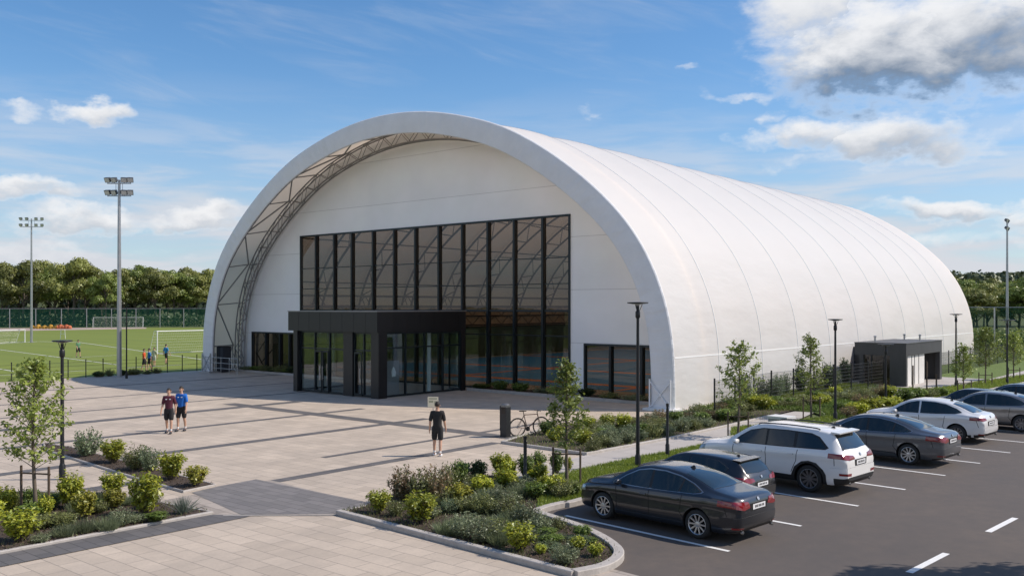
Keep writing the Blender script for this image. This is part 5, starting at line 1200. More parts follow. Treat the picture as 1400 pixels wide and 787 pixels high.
def person(label, loc, rz, shirt, shorts, shoes, hgt=1.78, step=.12, swing=.10, lean=0, head_turn=0, socks=None, logo=False, bend=0, group=None):
    """local: faces -y; feet on z=0"""
    k = hgt/1.78; V = lambda *p: (p[0]*k, p[1]*k, p[2]*k)
    pel = (0, 0, .93); verts = []; edges = []; rad = []
    def add(p, r, parent=None):
        verts.append(V(*p)); rad.append(tuple(q*k for q in r) if isinstance(r, tuple) else r*k)
        if parent is not None: edges.append((parent, len(verts)-1))
        return len(verts)-1
    P0 = add(pel, (.135, .10)); sp = add((0, .005, 1.08), (.125, .095), P0); ch = add((0, .0, 1.27), (.145, .105), sp); up = add((0, .005, 1.40), (.125, .085), ch)
    nk = add((0, .0, 1.49), .052, up); h0 = add((0, -.012, 1.56), (.058, .066), nk); h1 = add((0, -.018, 1.63), (.070, .088), h0); h2 = add((0, -.008, 1.70), (.070, .086), h1); add((0, 0, 1.745), (.045, .052), h2)
    joints = {}
    for s in (-1, 1):
        f = s*step                                    # left and right legs apart along y
        hp = add((s*.095, 0, .88), (.088, .092), P0); kn = add((s*.105, -f*.55-.02, .49), (.056, .060), hp); cf = add((s*.107, -f*.75+.012, .36), (.050, .056), kn); an = add((s*.108, -f+.02, .09), .036, cf)
        joints[s] = (hp, kn, cf, an); hl = add((s*.108, -f-.03, .045), (.034, .03), an); add((s*.115, -f-.14, .032), (.036, .022), hl)
        sh = add((s*.175, 0, 1.42), (.058, .055), up); el = add((s*.225, s*swing*.5+.02, 1.14), (.046, .048), sh); wr = add((s*.248, s*swing-.06, .90), .030, el)
        joints[('a', s)] = (sh, el, wr)
        pm_ = add((s*.262, s*swing-.075, .83), (.018, .036), wr)
        for j, (dy, ln) in enumerate(((-.030, .062), (-.010, .072), (.010, .068), (.028, .052))):
            a = add((s*.260, s*swing-.080+dy, .79), .0095, pm_); add((s*.250, s*swing-.086+dy, .79-ln), .0078, a)
        a = add((s*.250, s*swing-.115, .845), .011, pm_); add((s*.240, s*swing-.128, .805), .009, a)
    root = thing('person', label, 'person', loc, rz, group)
    link('body', skin_mesh('body', verts, edges, rad, skin_m, 2), root)
    g = lambda i: verts[i]
    def clothing(name, chain, m, sub=2):
        vs = [c[0] for c in chain]; rr = [c[1] for c in chain]; ee = [(c[2], i) for i, c in enumerate(chain) if c[2] is not None]
        return link(name, skin_mesh(name, vs, ee, rr, m, sub), root)
    q = lambda *r: tuple(x*k for x in r)
    ch_ = [(V(0, 0, .90), q(.166, .134), None), (V(0, .005, 1.02), q(.156, .126), 0), (V(0, 0, 1.27), q(.166, .128), 1), (V(0, .005, 1.41), q(.148, .116), 2), (V(0, .006, 1.475), q(.098, .090), 3)]
    for s in (-1, 1):
        sh, el, wr = joints[('a', s)]; a = Vector(g(sh)); b = Vector(g(el)); i = len(ch_)
        ch_ += [(tuple(a), q(.078, .075), 3), (tuple(a.lerp(b, 1.05)), q(.064, .066), i)]
    st = clothing('t_shirt', ch_, shirt)
    ch_ = [(V(0, 0, 1.06), q(.150, .118), None), (V(0, 0, .90), q(.155, .122), 0)]
    for s in (-1, 1):
        hp, kn, cf, an = joints[s]; a = Vector(g(hp)); b = Vector(g(kn)); i = len(ch_)
        ch_ += [(tuple(a+Vector((s*.008, 0, -.02))*k), q(.108, .115), 1), (tuple(a.lerp(b, 1.0)), q(.090, .096), i)]
    clothing('shorts', ch_, shorts)
    for s in (-1, 1):
        hp, kn, cf, an = joints[s]; a = Vector(g(an))
        clothing('shoe', [(tuple(a+Vector((0, .015, -.045))*k), q(.058, .060), None), (tuple(a+Vector((s*.003, -.07, -.046))*k), q(.060, .048), 0), (tuple(a+Vector((s*.008, -.185, -.055))*k), q(.056, .038), 1)], shoes, 1)
        if socks: clothing('sock', [(tuple(a+Vector((0, 0, .0))*k), q(.044, .044), None), (tuple(a.lerp(Vector(g(cf)), .42)), q(.049, .050), 0)], socks, 1)
    hd = thing('hd', None, None); bpy.data.objects.remove(hd)
    mb = MB(); rings = []                                  # hair cap with an uneven fringe line
    for j in range(7):
        for i in range(16):
            a = 2*math.pi*i/16; fr_ = math.cos(a+math.pi/2)          # +1 at the front (-y)
            lo = .35 if -math.sin(a) > .2 else -.45; v = lo+(math.pi/2-lo)*j/6
            mb.v.append(V(.087*math.cos(v)*math.cos(a), -.004+.104*math.cos(v)*math.sin(a), 1.672+.112*math.sin(v)))
    n = 16
    for j in range(6):
        for i in range(n): mb.f.append((j*n+i, j*n+(i+1) % n, (j+1)*n+(i+1) % n, (j+1)*n+i)); mb.m.append(0)
    mb.build('hair', hair_m, root, smooth=80)
    mb = MB(); mb.add([V(-.014, -.100, 1.615), V(.014, -.100, 1.615), V(0, -.128, 1.622), V(0, -.100, 1.665)], [(0, 1, 2), (1, 3, 2), (3, 0, 2)]); mb.build('nose', skin_m, root)
    for s in (-1, 1):
        mb = MB(); mb.lathe([(0, -.012), (.010, -.006), (.012, 0), (.008, .006), (0, .01)], 8, V(s*.031, -.092, 1.655), 'Y'); mb.build('eye', mat('eye_dark', (.05, .035, .03), .3), root)
        mb = MB(); mb.lathe([(0, -.012), (.022, -.008), (.028, 0), (.02, .008), (0, .01)], 10, V(s*.083, .004, 1.64), 'X'); mb.build('ear', skin_m, root)
    mb = MB(); mb.b2(V(-.024, -.104, 1.590), V(.024, -.094, 1.598)); mb.build('mouth', mat('lips', (.35, .13, .11), .5), root)
    if logo:
        w = mat('shirt_print', (.75, .78, .82), .7)
        for x0, x1 in ((-.10, -.045), (.045, .10)):
            mb = MB(); mb.b2(V(x0, -.140, 1.335), V(x1, -.118, 1.365)); mb.build('shirt_print', w, st)
    return root
black = mat('black_cloth', (.014, .014, .016), .85); white_c = mat('white_shoe', (.72, .73, .76), .6); dark_shoe = mat('dark_shoe', (.03, .032, .04), .6); white_sock = mat('white_sock', (.7, .7, .7), .8)
person('person in a maroon T-shirt and black shorts walking beside a companion in blue', P(231, 592), R_(6), mat('maroon_cloth', (.075, .014, .03), .85), black, dark_shoe, 1.80, .13, .10, socks=white_sock, logo=True)
person('person in a bright blue T-shirt and black shorts beside the one in maroon', P(248, 589), R_(-8), mat('blue_cloth', (.012, .13, .50), .85), black, dark_shoe, 1.82, -.10, -.05, socks=white_sock, logo=True)
person('person in a black T-shirt and shorts with white shoes, walking away across the plaza', P(598, 623), R_(176), black, black, white_c, 1.84, .10, .08, socks=white_sock)
def play(px, py, shirt, label, rz, sh, st=.16, h=1.76): person(label, P(px, py)+Vector((0, 0, -.008)), R_(rz), shirt, sh, dark_shoe, h, st, .16, group='players on the sports field')
play(197, 507, mat('orange_cloth', (.62, .09, .02), .85), 'player in an orange shirt on the field, beside the floodlight mast', 100, black)
play(204, 506, mat('royal_blue_cloth', (.02, .16, .45), .85), 'player in a blue shirt right beside the player in orange', -60, black)
play(227, 497, mat('sky_blue_cloth', (.03, .22, .50), .85), 'player in a light blue shirt alone in front of the near goal', 150, black)
play(107, 488, mat('green_cloth', (.10, .22, .12), .85), 'player in a grey-green shirt alone in the middle of the field', 60, black)
play(211, 500, mat('pale_green_cloth', (.38, .42, .30), .85), 'faint figure in pale clothes standing under the post of the near goal', -20, mat('pale_cloth', (.4, .42, .36), .85), .05, 1.6)
# ---------------------------------------------------------------- vegetation
def leaf_mesh(name, pts, nrm, size, mats, mi=None, aspect=.55, jit=.6, rng=RNG):
    """one four-cornered folded leaf at every point"""
    pts = np.asarray(pts); nrm = np.asarray(nrm); n = len(pts)
    d = nrm+rng.normal(0, jit, (n, 3)); d /= np.linalg.norm(d, axis=1)[:, None]+1e-9
    a = rng.normal(0, 1, (n, 3)); s = np.cross(d, a); s /= np.linalg.norm(s, axis=1)[:, None]+1e-9
    f = np.cross(d, s); sz = size*rng.uniform(.6, 1.35, n)[:, None]
    v0 = pts-f*sz*.1; v1 = pts+s*sz*aspect*.5+f*sz*.45+d*sz*.10; v2 = pts+f*sz; v3 = pts-s*sz*aspect*.5+f*sz*.45+d*sz*.10
    V = np.stack([v0, v1, v2, v3], 1).reshape(-1, 3); me = bpy.data.meshes.new(name)
    me.vertices.add(4*n); me.vertices.foreach_set('co', V.ravel()); me.loops.add(4*n); me.loops.foreach_set('vertex_index', np.arange(4*n))
    me.polygons.add(n); me.polygons.foreach_set('loop_start', np.arange(0, 4*n, 4)); 
    try: me.polygons.foreach_set('loop_total', np.full(n, 4))
    except Exception: pass
    for m in mats: me.materials.append(m)
    if mi is not None: me.polygons.foreach_set('material_index', mi)
    me.update(calc_edges=True); me.validate(); return me
def blade_mesh(name, base, tip, w, mats, rng=RNG):
    n = len(base); d = tip-base; s = np.cross(d, rng.normal(0, 1, (n, 3))); s /= np.linalg.norm(s, axis=1)[:, None]+1e-9
    mid = base+d*.55; mid[:, 2] += .06*np.linalg.norm(d, axis=1)
    V = np.stack([base-s*w*.5, base+s*w*.5, mid+s*w*.35, tip, mid-s*w*.35], 1).reshape(-1, 3); me = bpy.data.meshes.new(name)
    me.from_pydata(V.tolist(), [], [tuple(range(5*i, 5*i+5)) for i in range(n)])
    for m in mats: me.materials.append(m)
    return me
LM = dict(
    yellow=leaf_mat('leaf_yellow_green', (.46, .46, .04), (.22, .28, .03)),
    gold=leaf_mat('leaf_golden', (.40, .36, .05), (.24, .26, .04)),
    green=leaf_mat('leaf_green', (.20, .27, .05), (.10, .16, .035)),
    olive=leaf_mat('leaf_olive', (.23, .245, .08), (.13, .155, .05)),
    sage=leaf_mat('leaf_sage', (.20, .25, .13), (.12, .17, .09)),
    rust=leaf_mat('leaf_rust', (.25, .15, .085), (.15, .165, .07)),
    grey=leaf_mat('leaf_grey_green', (.24, .27, .15), (.15, .19, .10)),
    dark=leaf_mat('leaf_dark', (.05, .085, .022), (.03, .06, .018)),
    tree=leaf_mat('leaf_tree', (.30, .35, .07), (.17, .23, .05)),
    far=leaf_mat('leaf_far', (.20, .245, .05), (.14, .185, .04), .22),
    far2=leaf_mat('leaf_far_olive', (.235, .245, .06), (.165, .185, .045), .22),
    grass=leaf_mat('grass_blade', (.28, .33, .05), (.15, .21, .03)),
    blue=leaf_mat('leaf_blue_grass', (.24, .29, .24), (.17, .22, .17)))
def shrub_proto(kind, seed):
    rg = np.random.default_rng(seed); parts = []
    if kind in ('yellow', 'gold', 'green', 'dark'):         # rounded, leafy, upright shoots
        n = 52 if kind != 'gold' else 44; P_ = []; N_ = []
        st = MB()
        for i in range(n):
            a = rg.uniform(0, 6.283); r = math.sqrt(rg.uniform(0, 1))*.46; tip = np.array([r*math.cos(a), r*math.sin(a), (.55+.5*math.sqrt(max(0, 1-(r/.5)**2)))*rg.uniform(.78, 1.12)])
            b = np.array([r*.25*math.cos(a), r*.25*math.sin(a), 0]); st.tube(b, tip*.97, .010, .004, n=3, cap=False)
            for j in range(34):
                f = rg.uniform(.22, 1.0); p = b*(1-f)+tip*f+np.array([0, 0, .05*math.sin(3*f)]); P_.append(p+rg.normal(0, .035, 3)); N_.append((p-np.array([0, 0, .25]))*1.2)
        return leaf_mesh('foliage', P_, N_, .115, [LM[kind]], jit=.5, aspect=.5, rng=rg), st.mesh('stems', M_['bark'])
    if kind in ('olive', 'sage', 'rust', 'grey'):           # looser, finer
        P_ = []; N_ = []; st = MB()
        for i in range(66):
            a = rg.uniform(0, 6.283); r = math.sqrt(rg.uniform(0, 1))*.55; h = rg.uniform(.6, 1.12)*(1-.35*(r/.55)**2)
            tip = np.array([r*math.cos(a), r*math.sin(a), h]); b = np.array([r*.35*math.cos(a), r*.35*math.sin(a), 0]); st.tube(b, tip, .008, .003, n=3, cap=False)
            for j in range(26):
                f = rg.uniform(.15, 1.03); p = b*(1-f)+tip*f; P_.append(p+rg.normal(0, .028, 3)); N_.append(np.array([p[0], p[1], .3])+rg.normal(0, .3, 3))
        return leaf_mesh('foliage', P_, N_, .085, [LM[kind]], jit=.8, aspect=.45, rng=rg), st.mesh('stems', M_['bark'])
    if kind == 'low':                                       # spreading grey-green perennial
        b = []; t = []
        for i in range(420):
            a = rg.uniform(0, 6.283); r = math.sqrt(rg.uniform(0, 1))*.5; q = rg.uniform(.4, 1.0)
            b.append((r*.7*math.cos(a), r*.7*math.sin(a), 0)); t.append((r*math.cos(a)*1.15+rg.normal(0, .07), r*math.sin(a)*1.15+rg.normal(0, .07), q*(1-.35*(r/.5)**2)))
        b = np.array(b); t = np.array(t); P_ = []
        me = blade_mesh('foliage', b, t, .022, [LM['grey']], rg); return me, None
    if kind == 'tuft':
        b = []; t = []
        for i in range(230):
            a = rg.uniform(0, 6.283); q = rg.uniform(.55, 1.05); sp_ = abs(rg.normal(0, .38)); b.append((.08*math.cos(a), .08*math.sin(a), 0)); t.append((sp_*math.cos(a), sp_*math.sin(a), q*(1-.3*sp_)))
        return blade_mesh('foliage', np.array(b), np.array(t), .016, [LM['blue']], rg), None
PROTO = {}
def proto(kind):
    if kind not in PROTO: PROTO[kind] = [shrub_proto(kind, 11*len(PROTO)+j+3) for j in range(3)]
    return PROTO[kind]
KN = dict(yellow=('yellow-green leafy shrub', 'yellow_green_shrub'), gold=('golden yellow shrub', 'golden_shrub'), green=('mid green shrub', 'green_shrub'), dark=('dark green shrub', 'dark_green_shrub'), olive=('loose olive shrub', 'olive_shrub'),
          sage=('pale sage shrub', 'sage_shrub'), rust=('red-brown tinged shrub', 'red_brown_shrub'), grey=('grey-green bushy plant', 'grey_green_plant'), low=('low spiky grey-green plant', 'spiky_plant'), tuft=('blue-grey grass tuft', 'grass_tuft'))
def plant_bed(items, where, group, z=.07):
    """items: (px, py, height px, width px, kind)"""
    cnt = {}; tot = {}
    for it in items: tot[it[4]] = tot.get(it[4], 0)+1
    for (x, y, h, w, kd_) in sorted(items):
        p = P(x, y); sc_ = p.y/F0; H_ = h*sc_; W_ = w*sc_; i = cnt.get(kd_, 0); cnt[kd_] = i+1
        f, st = random.choice(proto(kd_)); lab = (ordinal(i)+' ' if tot[kd_] > 1 else 'the only ')+KN[kd_][0]+(' from the left ' if tot[kd_] > 1 else ' ')+where
        o = thing(KN[kd_][1], lab, 'plant' if kd_ in ('low', 'tuft', 'grey') else 'shrub', (p.x, p.y, z), random.uniform(0, 6.28), group)
        o.scale = (W_*1.12, W_*1.12, H_*1.0); link('foliage', f, o)
        if st: link('stems', st, o)
def Zm(ox, oy, s): return lambda x, y, h, w, k: (ox+x/s, oy+y/s, h/s, w/s, k)
A_ = Zm(450, 560, 3.467)
plant_bed([A_(235, 500, 100, 115, 'yellow'), A_(315, 515, 75, 80, 'olive'), A_(425, 552, 140, 155, 'yellow'), A_(350, 435, 155, 135, 'rust'), A_(430, 445, 150, 110, 'olive'), A_(505, 440, 170, 130, 'rust'), A_(560, 400, 130, 100, 'olive'),
           A_(622, 368, 110, 95, 'green'), A_(708, 350, 90, 90, 'dark'), A_(815, 318, 95, 105, 'yellow'), A_(838, 388, 92, 122, 'yellow'), A_(725, 418, 88, 108, 'yellow'), A_(612, 455, 90, 120, 'gold'),
           A_(930, 330, 100, 85, 'green'), A_(993, 322, 105, 75, 'green'), A_(1078, 312, 95, 75, 'green'), A_(1135, 300, 60, 50, 'yellow'), A_(570, 505, 70, 90, 'sage'), A_(640, 500, 80, 100, 'olive'), A_(730, 505, 95, 120, 'olive'), A_(800, 470, 95, 120, 'grey'), A_(860, 530, 110, 130, 'olive'), A_(930, 560, 110, 130, 'grey'),
           A_(560, 600, 90, 120, 'low'), A_(640, 615, 100, 130, 'grey'), A_(730, 640, 110, 140, 'grey'), A_(810, 650, 100, 120, 'low'), A_(900, 682, 125, 150, 'yellow'), A_(1000, 590, 85, 100, 'grey'), A_(1120, 745, 90, 130, 'grey'),
           A_(1030, 660, 50, 70, 'green'), A_(1180, 680, 60, 80, 'yellow'), A_(1265, 710, 60, 80, 'yellow'), A_(1200, 620, 55, 90, 'green'), A_(1090, 580, 60, 70, 'olive'), A_(900, 420, 70, 110, 'low'), A_(980, 430, 70, 110, 'green'), A_(1070, 420, 60, 100, 'low'), A_(1150, 420, 50, 80, 'green'), A_(1000, 700, 45, 60, 'yellow')],
          'in the corner bed by the cars', 'plants in the corner bed')
rg0 = random.Random(2)
def fill(poly, n, kinds, where, group, hs=(.22, .42), ws=(.5, .85)):
    its = []; P2 = [(p[0], p[1]) for p in poly]; xs = [p[0] for p in P2]; ys = [p[1] for p in P2]
    while len(its) < n:
        q = (rg0.uniform(min(xs), max(xs)), rg0.uniform(min(ys), max(ys)))
        if inpoly(q, P2) and q[1] > 3: px = 700+F0*q[0]/q[1]; py = HY+F0*CH/q[1]; its.append((px, py, rg0.uniform(*hs)*F0/q[1], rg0.uniform(*ws)*F0/q[1], rg0.choice(kinds)))
    plant_bed(its, where, group)
shr = lambda poly, f: [Vector((sum(p[0] for p in poly)/len(poly), sum(p[1] for p in poly)/len(poly), 0)).lerp(Vector((p[0], p[1], 0)), f) for p in poly]
fill(shr([P(520, 702), P(780, 774), P(700, 700), P(735, 665), P(640, 660), P(560, 680)], .9), 26, ['grey', 'low', 'olive', 'grey'], 'filling the corner bed', 'low plants filling the corner bed')
fill(shr([P(735, 715), P(825, 750), P(800, 775), P(740, 765)], .85), 12, ['sage', 'low', 'green'], 'at the nose of the corner bed', 'low plants filling the corner bed', (.12, .22), (.3, .5))
fill([P(640, 650), P(735, 664), P(725, 700), P(770, 690), P(790, 660), P(735, 655)], 10, ['green', 'olive', 'yellow'], 'around the bollard in the corner bed', 'low plants filling the corner bed', (.25, .5), (.4, .7))
fill([P(10, 735), P(0, 690), P(120, 680), P(215, 692), P(255, 700), P(120, 728)], 18, ['grey', 'olive', 'low', 'green'], 'filling the left bed', 'low plants filling the left bed', (.2, .35), (.4, .7))
fill([P(770, 600), P(800, 617), P(910, 596), P(1000, 578), P(1050, 567), P(1010, 560), P(930, 575), P(850, 588)], 40, ['olive', 'grey', 'green', 'sage'], 'filling the bed beside the hall', 'low plants filling the bed along the hall', (.3, .55), (.6, .9))
B_ = Zm(0, 560, 3.466)
plant_bed([B_(20, 505, 120, 110, 'yellow'), B_(75, 480, 70, 90, 'olive'), B_(90, 635, 140, 175, 'yellow'), B_(140, 500, 110, 90, 'green'), B_(330, 475, 150, 135, 'yellow'), B_(215, 525, 95, 80, 'yellow'), B_(400, 525, 120, 120, 'gold'), B_(535, 425, 110, 115, 'yellow'),
           B_(688, 510, 185, 155, 'yellow'), B_(540, 480, 85, 110, 'gold'), B_(470, 500, 60, 80, 'olive'), B_(300, 610, 65, 110, 'low'), B_(400, 590, 75, 120, 'low'), B_(510, 580, 80, 110, 'low'), B_(575, 560, 85, 100, 'grey'), B_(865, 505, 95, 110, 'tuft'), B_(190, 640, 45, 80, 'grey'), B_(745, 540, 40, 110, 'green'), B_(650, 545, 40, 80, 'grey'), B_(-40, 560, 120, 120, 'yellow')],
          'in the left foreground bed', 'plants in the left foreground bed')
plant_bed([B_(415, 225, 130, 120, 'sage'), B_(540, 258, 100, 120, 'yellow'), B_(645, 290, 115, 115, 'olive'), B_(712, 298, 115, 90, 'sage'), B_(812, 340, 120, 135, 'yellow'), B_(925, 370, 90, 110, 'gold')], 'in the narrow middle-left bed', 'plants in the narrow middle-left bed')
D_ = Zm(780, 440, 4)
itD = [D_(100, 600, 70, 80, 'yellow'), D_(200, 600, 85, 90, 'yellow'), D_(290, 600, 85, 90, 'yellow'), D_(60, 680, 80, 110, 'yellow'), D_(120, 715, 70, 90, 'olive'), D_(-60, 640, 60, 80, 'yellow'), D_(-130, 625, 70, 90, 'green'), D_(-90, 665, 60, 90, 'yellow'), D_(180, 690, 65, 85, 'olive'), D_(235, 690, 60, 80, 'grey'), D_(310, 670, 75, 90, 'grey'), D_(385, 655, 60, 80, 'sage'), D_(455, 640, 70, 90, 'olive'),
       D_(530, 625, 60, 90, 'grey'), D_(610, 605, 65, 90, 'grey'), D_(680, 595, 55, 80, 'olive'), D_(745, 580, 55, 80, 'grey'), D_(350, 605, 75, 80, 'olive'), D_(430, 590, 70, 100, 'rust'), D_(500, 560, 75, 110, 'rust'), D_(575, 570, 70, 90, 'green'), D_(640, 555, 60, 90, 'rust'), D_(700, 540, 90, 90, 'olive'), D_(780, 545, 60, 90, 'rust'), D_(840, 550, 60, 90, 'green'), D_(900, 545, 60, 100, 'olive')]
plant_bed(itD, 'in the bed beside the hall corner', 'plants in the bed along the hall')
rg = random.Random(5); itE = []
for i in range(34):
    x = 985+i*7.0+rg.uniform(-3, 3); y = 565-(x-985)*.085+rg.uniform(-6, 5)
    itE.append((x, y, rg.uniform(11, 17), rg.uniform(17, 26), rg.choice(['olive', 'green', 'yellow', 'olive', 'grey', 'rust'])))
plant_bed(itE, 'in the hedge between the paths', 'plants in the hedge row between the paths')
itF = [(1172, 571, 18, 30, 'yellow'), (1190, 568, 20, 34, 'yellow'), (1208, 565, 19, 34, 'yellow'), (1222, 561, 16, 26, 'yellow'), (1160, 573, 18, 22, 'rust'), (1236, 553, 18, 30, 'green'), (1252, 549, 17, 28, 'green'), (1268, 547, 15, 28, 'olive'), (1284, 545, 13, 26, 'green'), (1148, 566, 14, 20, 'green')]
plant_bed(itF, 'in the clump behind the grey sedan', 'shrubs behind the farther parked cars')
itG = []
for i in range(13):
    u = i/12; q = B(22.2+.5*math.sin(i), 4.5+u*15); d = q.y; px = 700+F0*q.x/d; py = HY+F0*CH/d
    itG.append((px, py, 1.25*F0/d*rg.uniform(.8, 1.25), .75*F0/d, rg.choice(['sage', 'olive', 'sage', 'dark'])))
plant_bed(itG, 'between wire fence and hall wall', 'saplings between fence and hall')
itH = []
for i in range(22):
    s = -19+i*.78 if i < 14 else 6.2+(i-14)*1.55
    q = B(s, 2.7 if i < 14 else 2.3); d = q.y; itH.append((700+F0*q.x/d, HY+F0*CH/d, .42*F0/d*rg.uniform(.6, 1.3), 1.25*F0/d*rg.uniform(.7, 1.2), rg.choice(['dark', 'olive', 'green', 'grey'])))
plant_bed(itH, 'in the window planters', 'plants in the window planters', .1)
itI = []
for i in range(9):
    q = B(-22.0+.15*math.sin(i*3), -7.6+i*.55+.3*math.sin(i*5)); d = q.y; itI.append((700+F0*q.x/d, HY+F0*CH/d, .45*F0/d*rg.uniform(.6, 1.2), .7*F0/d, rg.choice(['dark', 'olive', 'green'])))
plant_bed(itI, 'along the low fence', 'plants along the low fence', 0)

# young trees
def young_tree(px, base, top, wpx, label, seed, dens=1.0, stake=0):
    p = P(px, base); h = z_at(px, base, top); w = wpx/2*p.y/F0; rg = np.random.default_rng(seed)
    t = thing('young_tree', label, 'tree', p, rg.uniform(0, 6), 'young staked trees')
    m = MB(); bend = rg.normal(0, .03, 2); tr = [(bend[0]*math.sin(3*f), bend[1]*math.sin(2.5*f), h*f*.97) for f in np.linspace(0, 1, 9)]
    r0 = .035+.004*h; m.path(tr, [r0*(1-.85*f)+.004 for f in np.linspace(0, 1, 9)], 7); P_ = []; N_ = []
    nb = int(38*dens)
    for i in range(nb):
        f = .30+.66*(i+rg.uniform(0, .8))/nb; a = i*2.4+rg.uniform(-.4, .4); q = np.array([np.interp(f, np.linspace(0, 1, 9), [c[k] for c in tr]) for k in range(3)])
        L = w*1.2*(float(np.interp(f, [.3, .4, .7, 1.0], [.72, 1.0, .62, .16])))*rg.uniform(.65, 1.1)
        e = rg.uniform(.3, .65)+f*.4; d = np.array([math.cos(a)*math.cos(e), math.sin(a)*math.cos(e), math.sin(e)]); pts = [q+d*L/math.cos(e)*.9*g_+np.array([0, 0, -.10*L*g_**2]) for g_ in (0, .35, .7, 1)]
        m.path([tuple(c) for c in pts], [.012, .009, .006, .003], 4)
        for j in range(int(13+26*L/ max(w, .3))):
            g_ = rg.uniform(.25, 1.05)**.8; c = q+d*L/math.cos(e)*.9*g_; c = c+rg.normal(0, .05+.035*g_, 3); P_.append(c); N_.append(d*.3+np.array([0, 0, .8]))
        for sb in range(3):
            g_ = rg.uniform(.45, .85); c = q+d*L/math.cos(e)*.9*g_; a2 = a+rg.choice([-1, 1])*rg.uniform(.5, 1.1); d2 = np.array([math.cos(a2)*.7, math.sin(a2)*.7, .5]); l2 = L*.4
            m.tube(c, c+d2*l2, .004, .002, n=3, cap=False)
            for j in range(6): P_.append(c+d2*l2*rg.uniform(.3, 1.1)+rg.normal(0, .035, 3)); N_.append(d2*.3+np.array([0, 0, .8]))
    for j in range(20): P_.append(np.array(tr[-1])+rg.normal(0, .05, 3)+np.array([0, 0, -rg.uniform(0, .3)])); N_.append([0, 0, 1])
    m.build('trunk', M_['bark'], t, smooth=60); link('crown', leaf_mesh('crown', P_, N_, .105, [LM['tree']], jit=.7, aspect=.6, rng=rg), t)
    if stake:
        s = thing('tree_stakes', 'dark wooden stakes around the '+label.split(',')[0][:60], 'tree stakes', p, rg.uniform(-.3, .3), 'stakes of the young trees'); sh = stake
        for k, x in enumerate((-.38, .38)): m = MB(); m.tube((x, -.05, 0), (x, -.05, sh), .03, n=7); m.build('stake', M_['wood'], s)
        m = MB(); m.tube((-.42, -.05, sh-.18), (.42, -.05, sh-.18), .02, n=6); m.build('crossbar', M_['wood'], s)
young_tree(50, 708, 484, 102, 'large young tree in the left foreground bed, with a sparse conical crown', 3, 1.25, 1.25)
young_tree(775, 665, 488, 62, 'young tree in the corner bed, right of the bicycle', 5, 1.0, 1.1)
young_tree(1009, 598, 467, 62, 'young tree left of the white SUV roof, in front of the hall wall', 8, 1.05, 1.0)
young_tree(1109, 572, 456, 46, 'young tree rising behind the middle of the white SUV', 12, 1.0, 1.0)
young_tree(1318, 541, 470, 34, 'young tree right of the side porch, behind the right-hand street lamp', 15, .9, .9)
young_tree(1347, 528, 446, 42, 'bushy young tree between the side porch and the right floodlight mast', 18, 1.5, .9)
young_tree(1386, 520, 455, 40, 'young tree at the right edge beside the floodlight mast', 21, 1.3, .9)
for i, (px, py, h) in enumerate(((1248, 534, 1.5), (1267, 540, 1.9), (1280, 541, 1.2))):
    p = P(px, py); m = MB(); m.tube((0, 0, 0), (.02, .02, h), .045, n=7); m.tube((0, 0, h), (0, 0, h+.02), .05, n=7)
    tag(m.build('wooden_post', M_['wood'], None, loc=p), ['thin', 'tall', 'stubby'][i]+' weathered wooden post standing in front of the side porch', 'post', 'wooden posts before the side porch')
# hall-side grass blades and ground cover
def scatter(poly, n, h, w, m, name, z=.08, lean=.4):
    P2 = np.array([(p[0], p[1]) for p in poly]); lo = P2.min(0); hi = P2.max(0); b = []
    while len(b) < n:
        q = RNG.uniform(lo, hi)
        if inpoly(q, poly): b.append((q[0], q[1], z))
    b = np.array(b); t = b+np.stack([RNG.normal(0, h*lean, n), RNG.normal(0, h*lean, n), RNG.uniform(.5, 1.2, n)*h], 1)
    o = link(name, blade_mesh(name, b, t, w, [m])); return o
g1 = [P(738, 660), P(796, 645), P(868, 629), P(912, 621), P(956, 612), P(1050, 592), K(-6.4, 12), K(-5.3, 1.8), P(770, 690), P(735, 700)]
tag(scatter(g1, 26000, .10, .02, LM['grass'], 'grass'), 'unmown green grass on the strip between the path and the cars', 'grass', None, 'stuff')
tag(scatter([P(1000, 588), P(1140, 572), K(-7.74, 21.3), K(-7.0, 16), K(-6.2, 10)], 9000, .12, .03, LM['grass'], 'grass'), 'grass behind the white SUV and the grey sedan', 'grass', None, 'stuff')
tag(scatter([P(1020, 562), P(1074, 560), P(1137, 550), P(1190, 548), P(1223, 561), P(1150, 576), P(1113, 563)], 7000, .22, .035, LM['green'], 'ground_cover'), 'low green ground cover among the shrubs between the paths', 'ground cover', None, 'stuff')
tag(scatter([B(21.2, 1), B(22.9, 1), B(23.9, 20), B(21.2, 20)], 6000, .2, .03, LM['grass'], 'ground_cover'), 'rough grass along the foot of the hall wall', 'ground cover', None, 'stuff')
tag(scatter(bedD, 7000, .10, .02, LM['olive'], 'ground_cover'), 'low green ground cover in the bed along the hall', 'ground cover', None, 'stuff')
tag(scatter(bedA, 3800, .09, .018, LM['olive'], 'ground_cover'), 'sparse ground cover on the mulch of the corner bed', 'ground cover', None, 'stuff')
tag(scatter(bedB, 1500, .08, .018, LM['olive'], 'ground_cover'), 'sparse ground cover on the mulch of the left bed', 'ground cover', None, 'stuff')
tag(scatter([P(1230, 540), P(1300, 531), P(1400, 515), P(1400, 524), P(1300, 545), P(1223, 561)], 6000, .2, .04, LM['grass'], 'grass'), 'grass between the path and the farthest parked cars', 'grass', None, 'stuff')
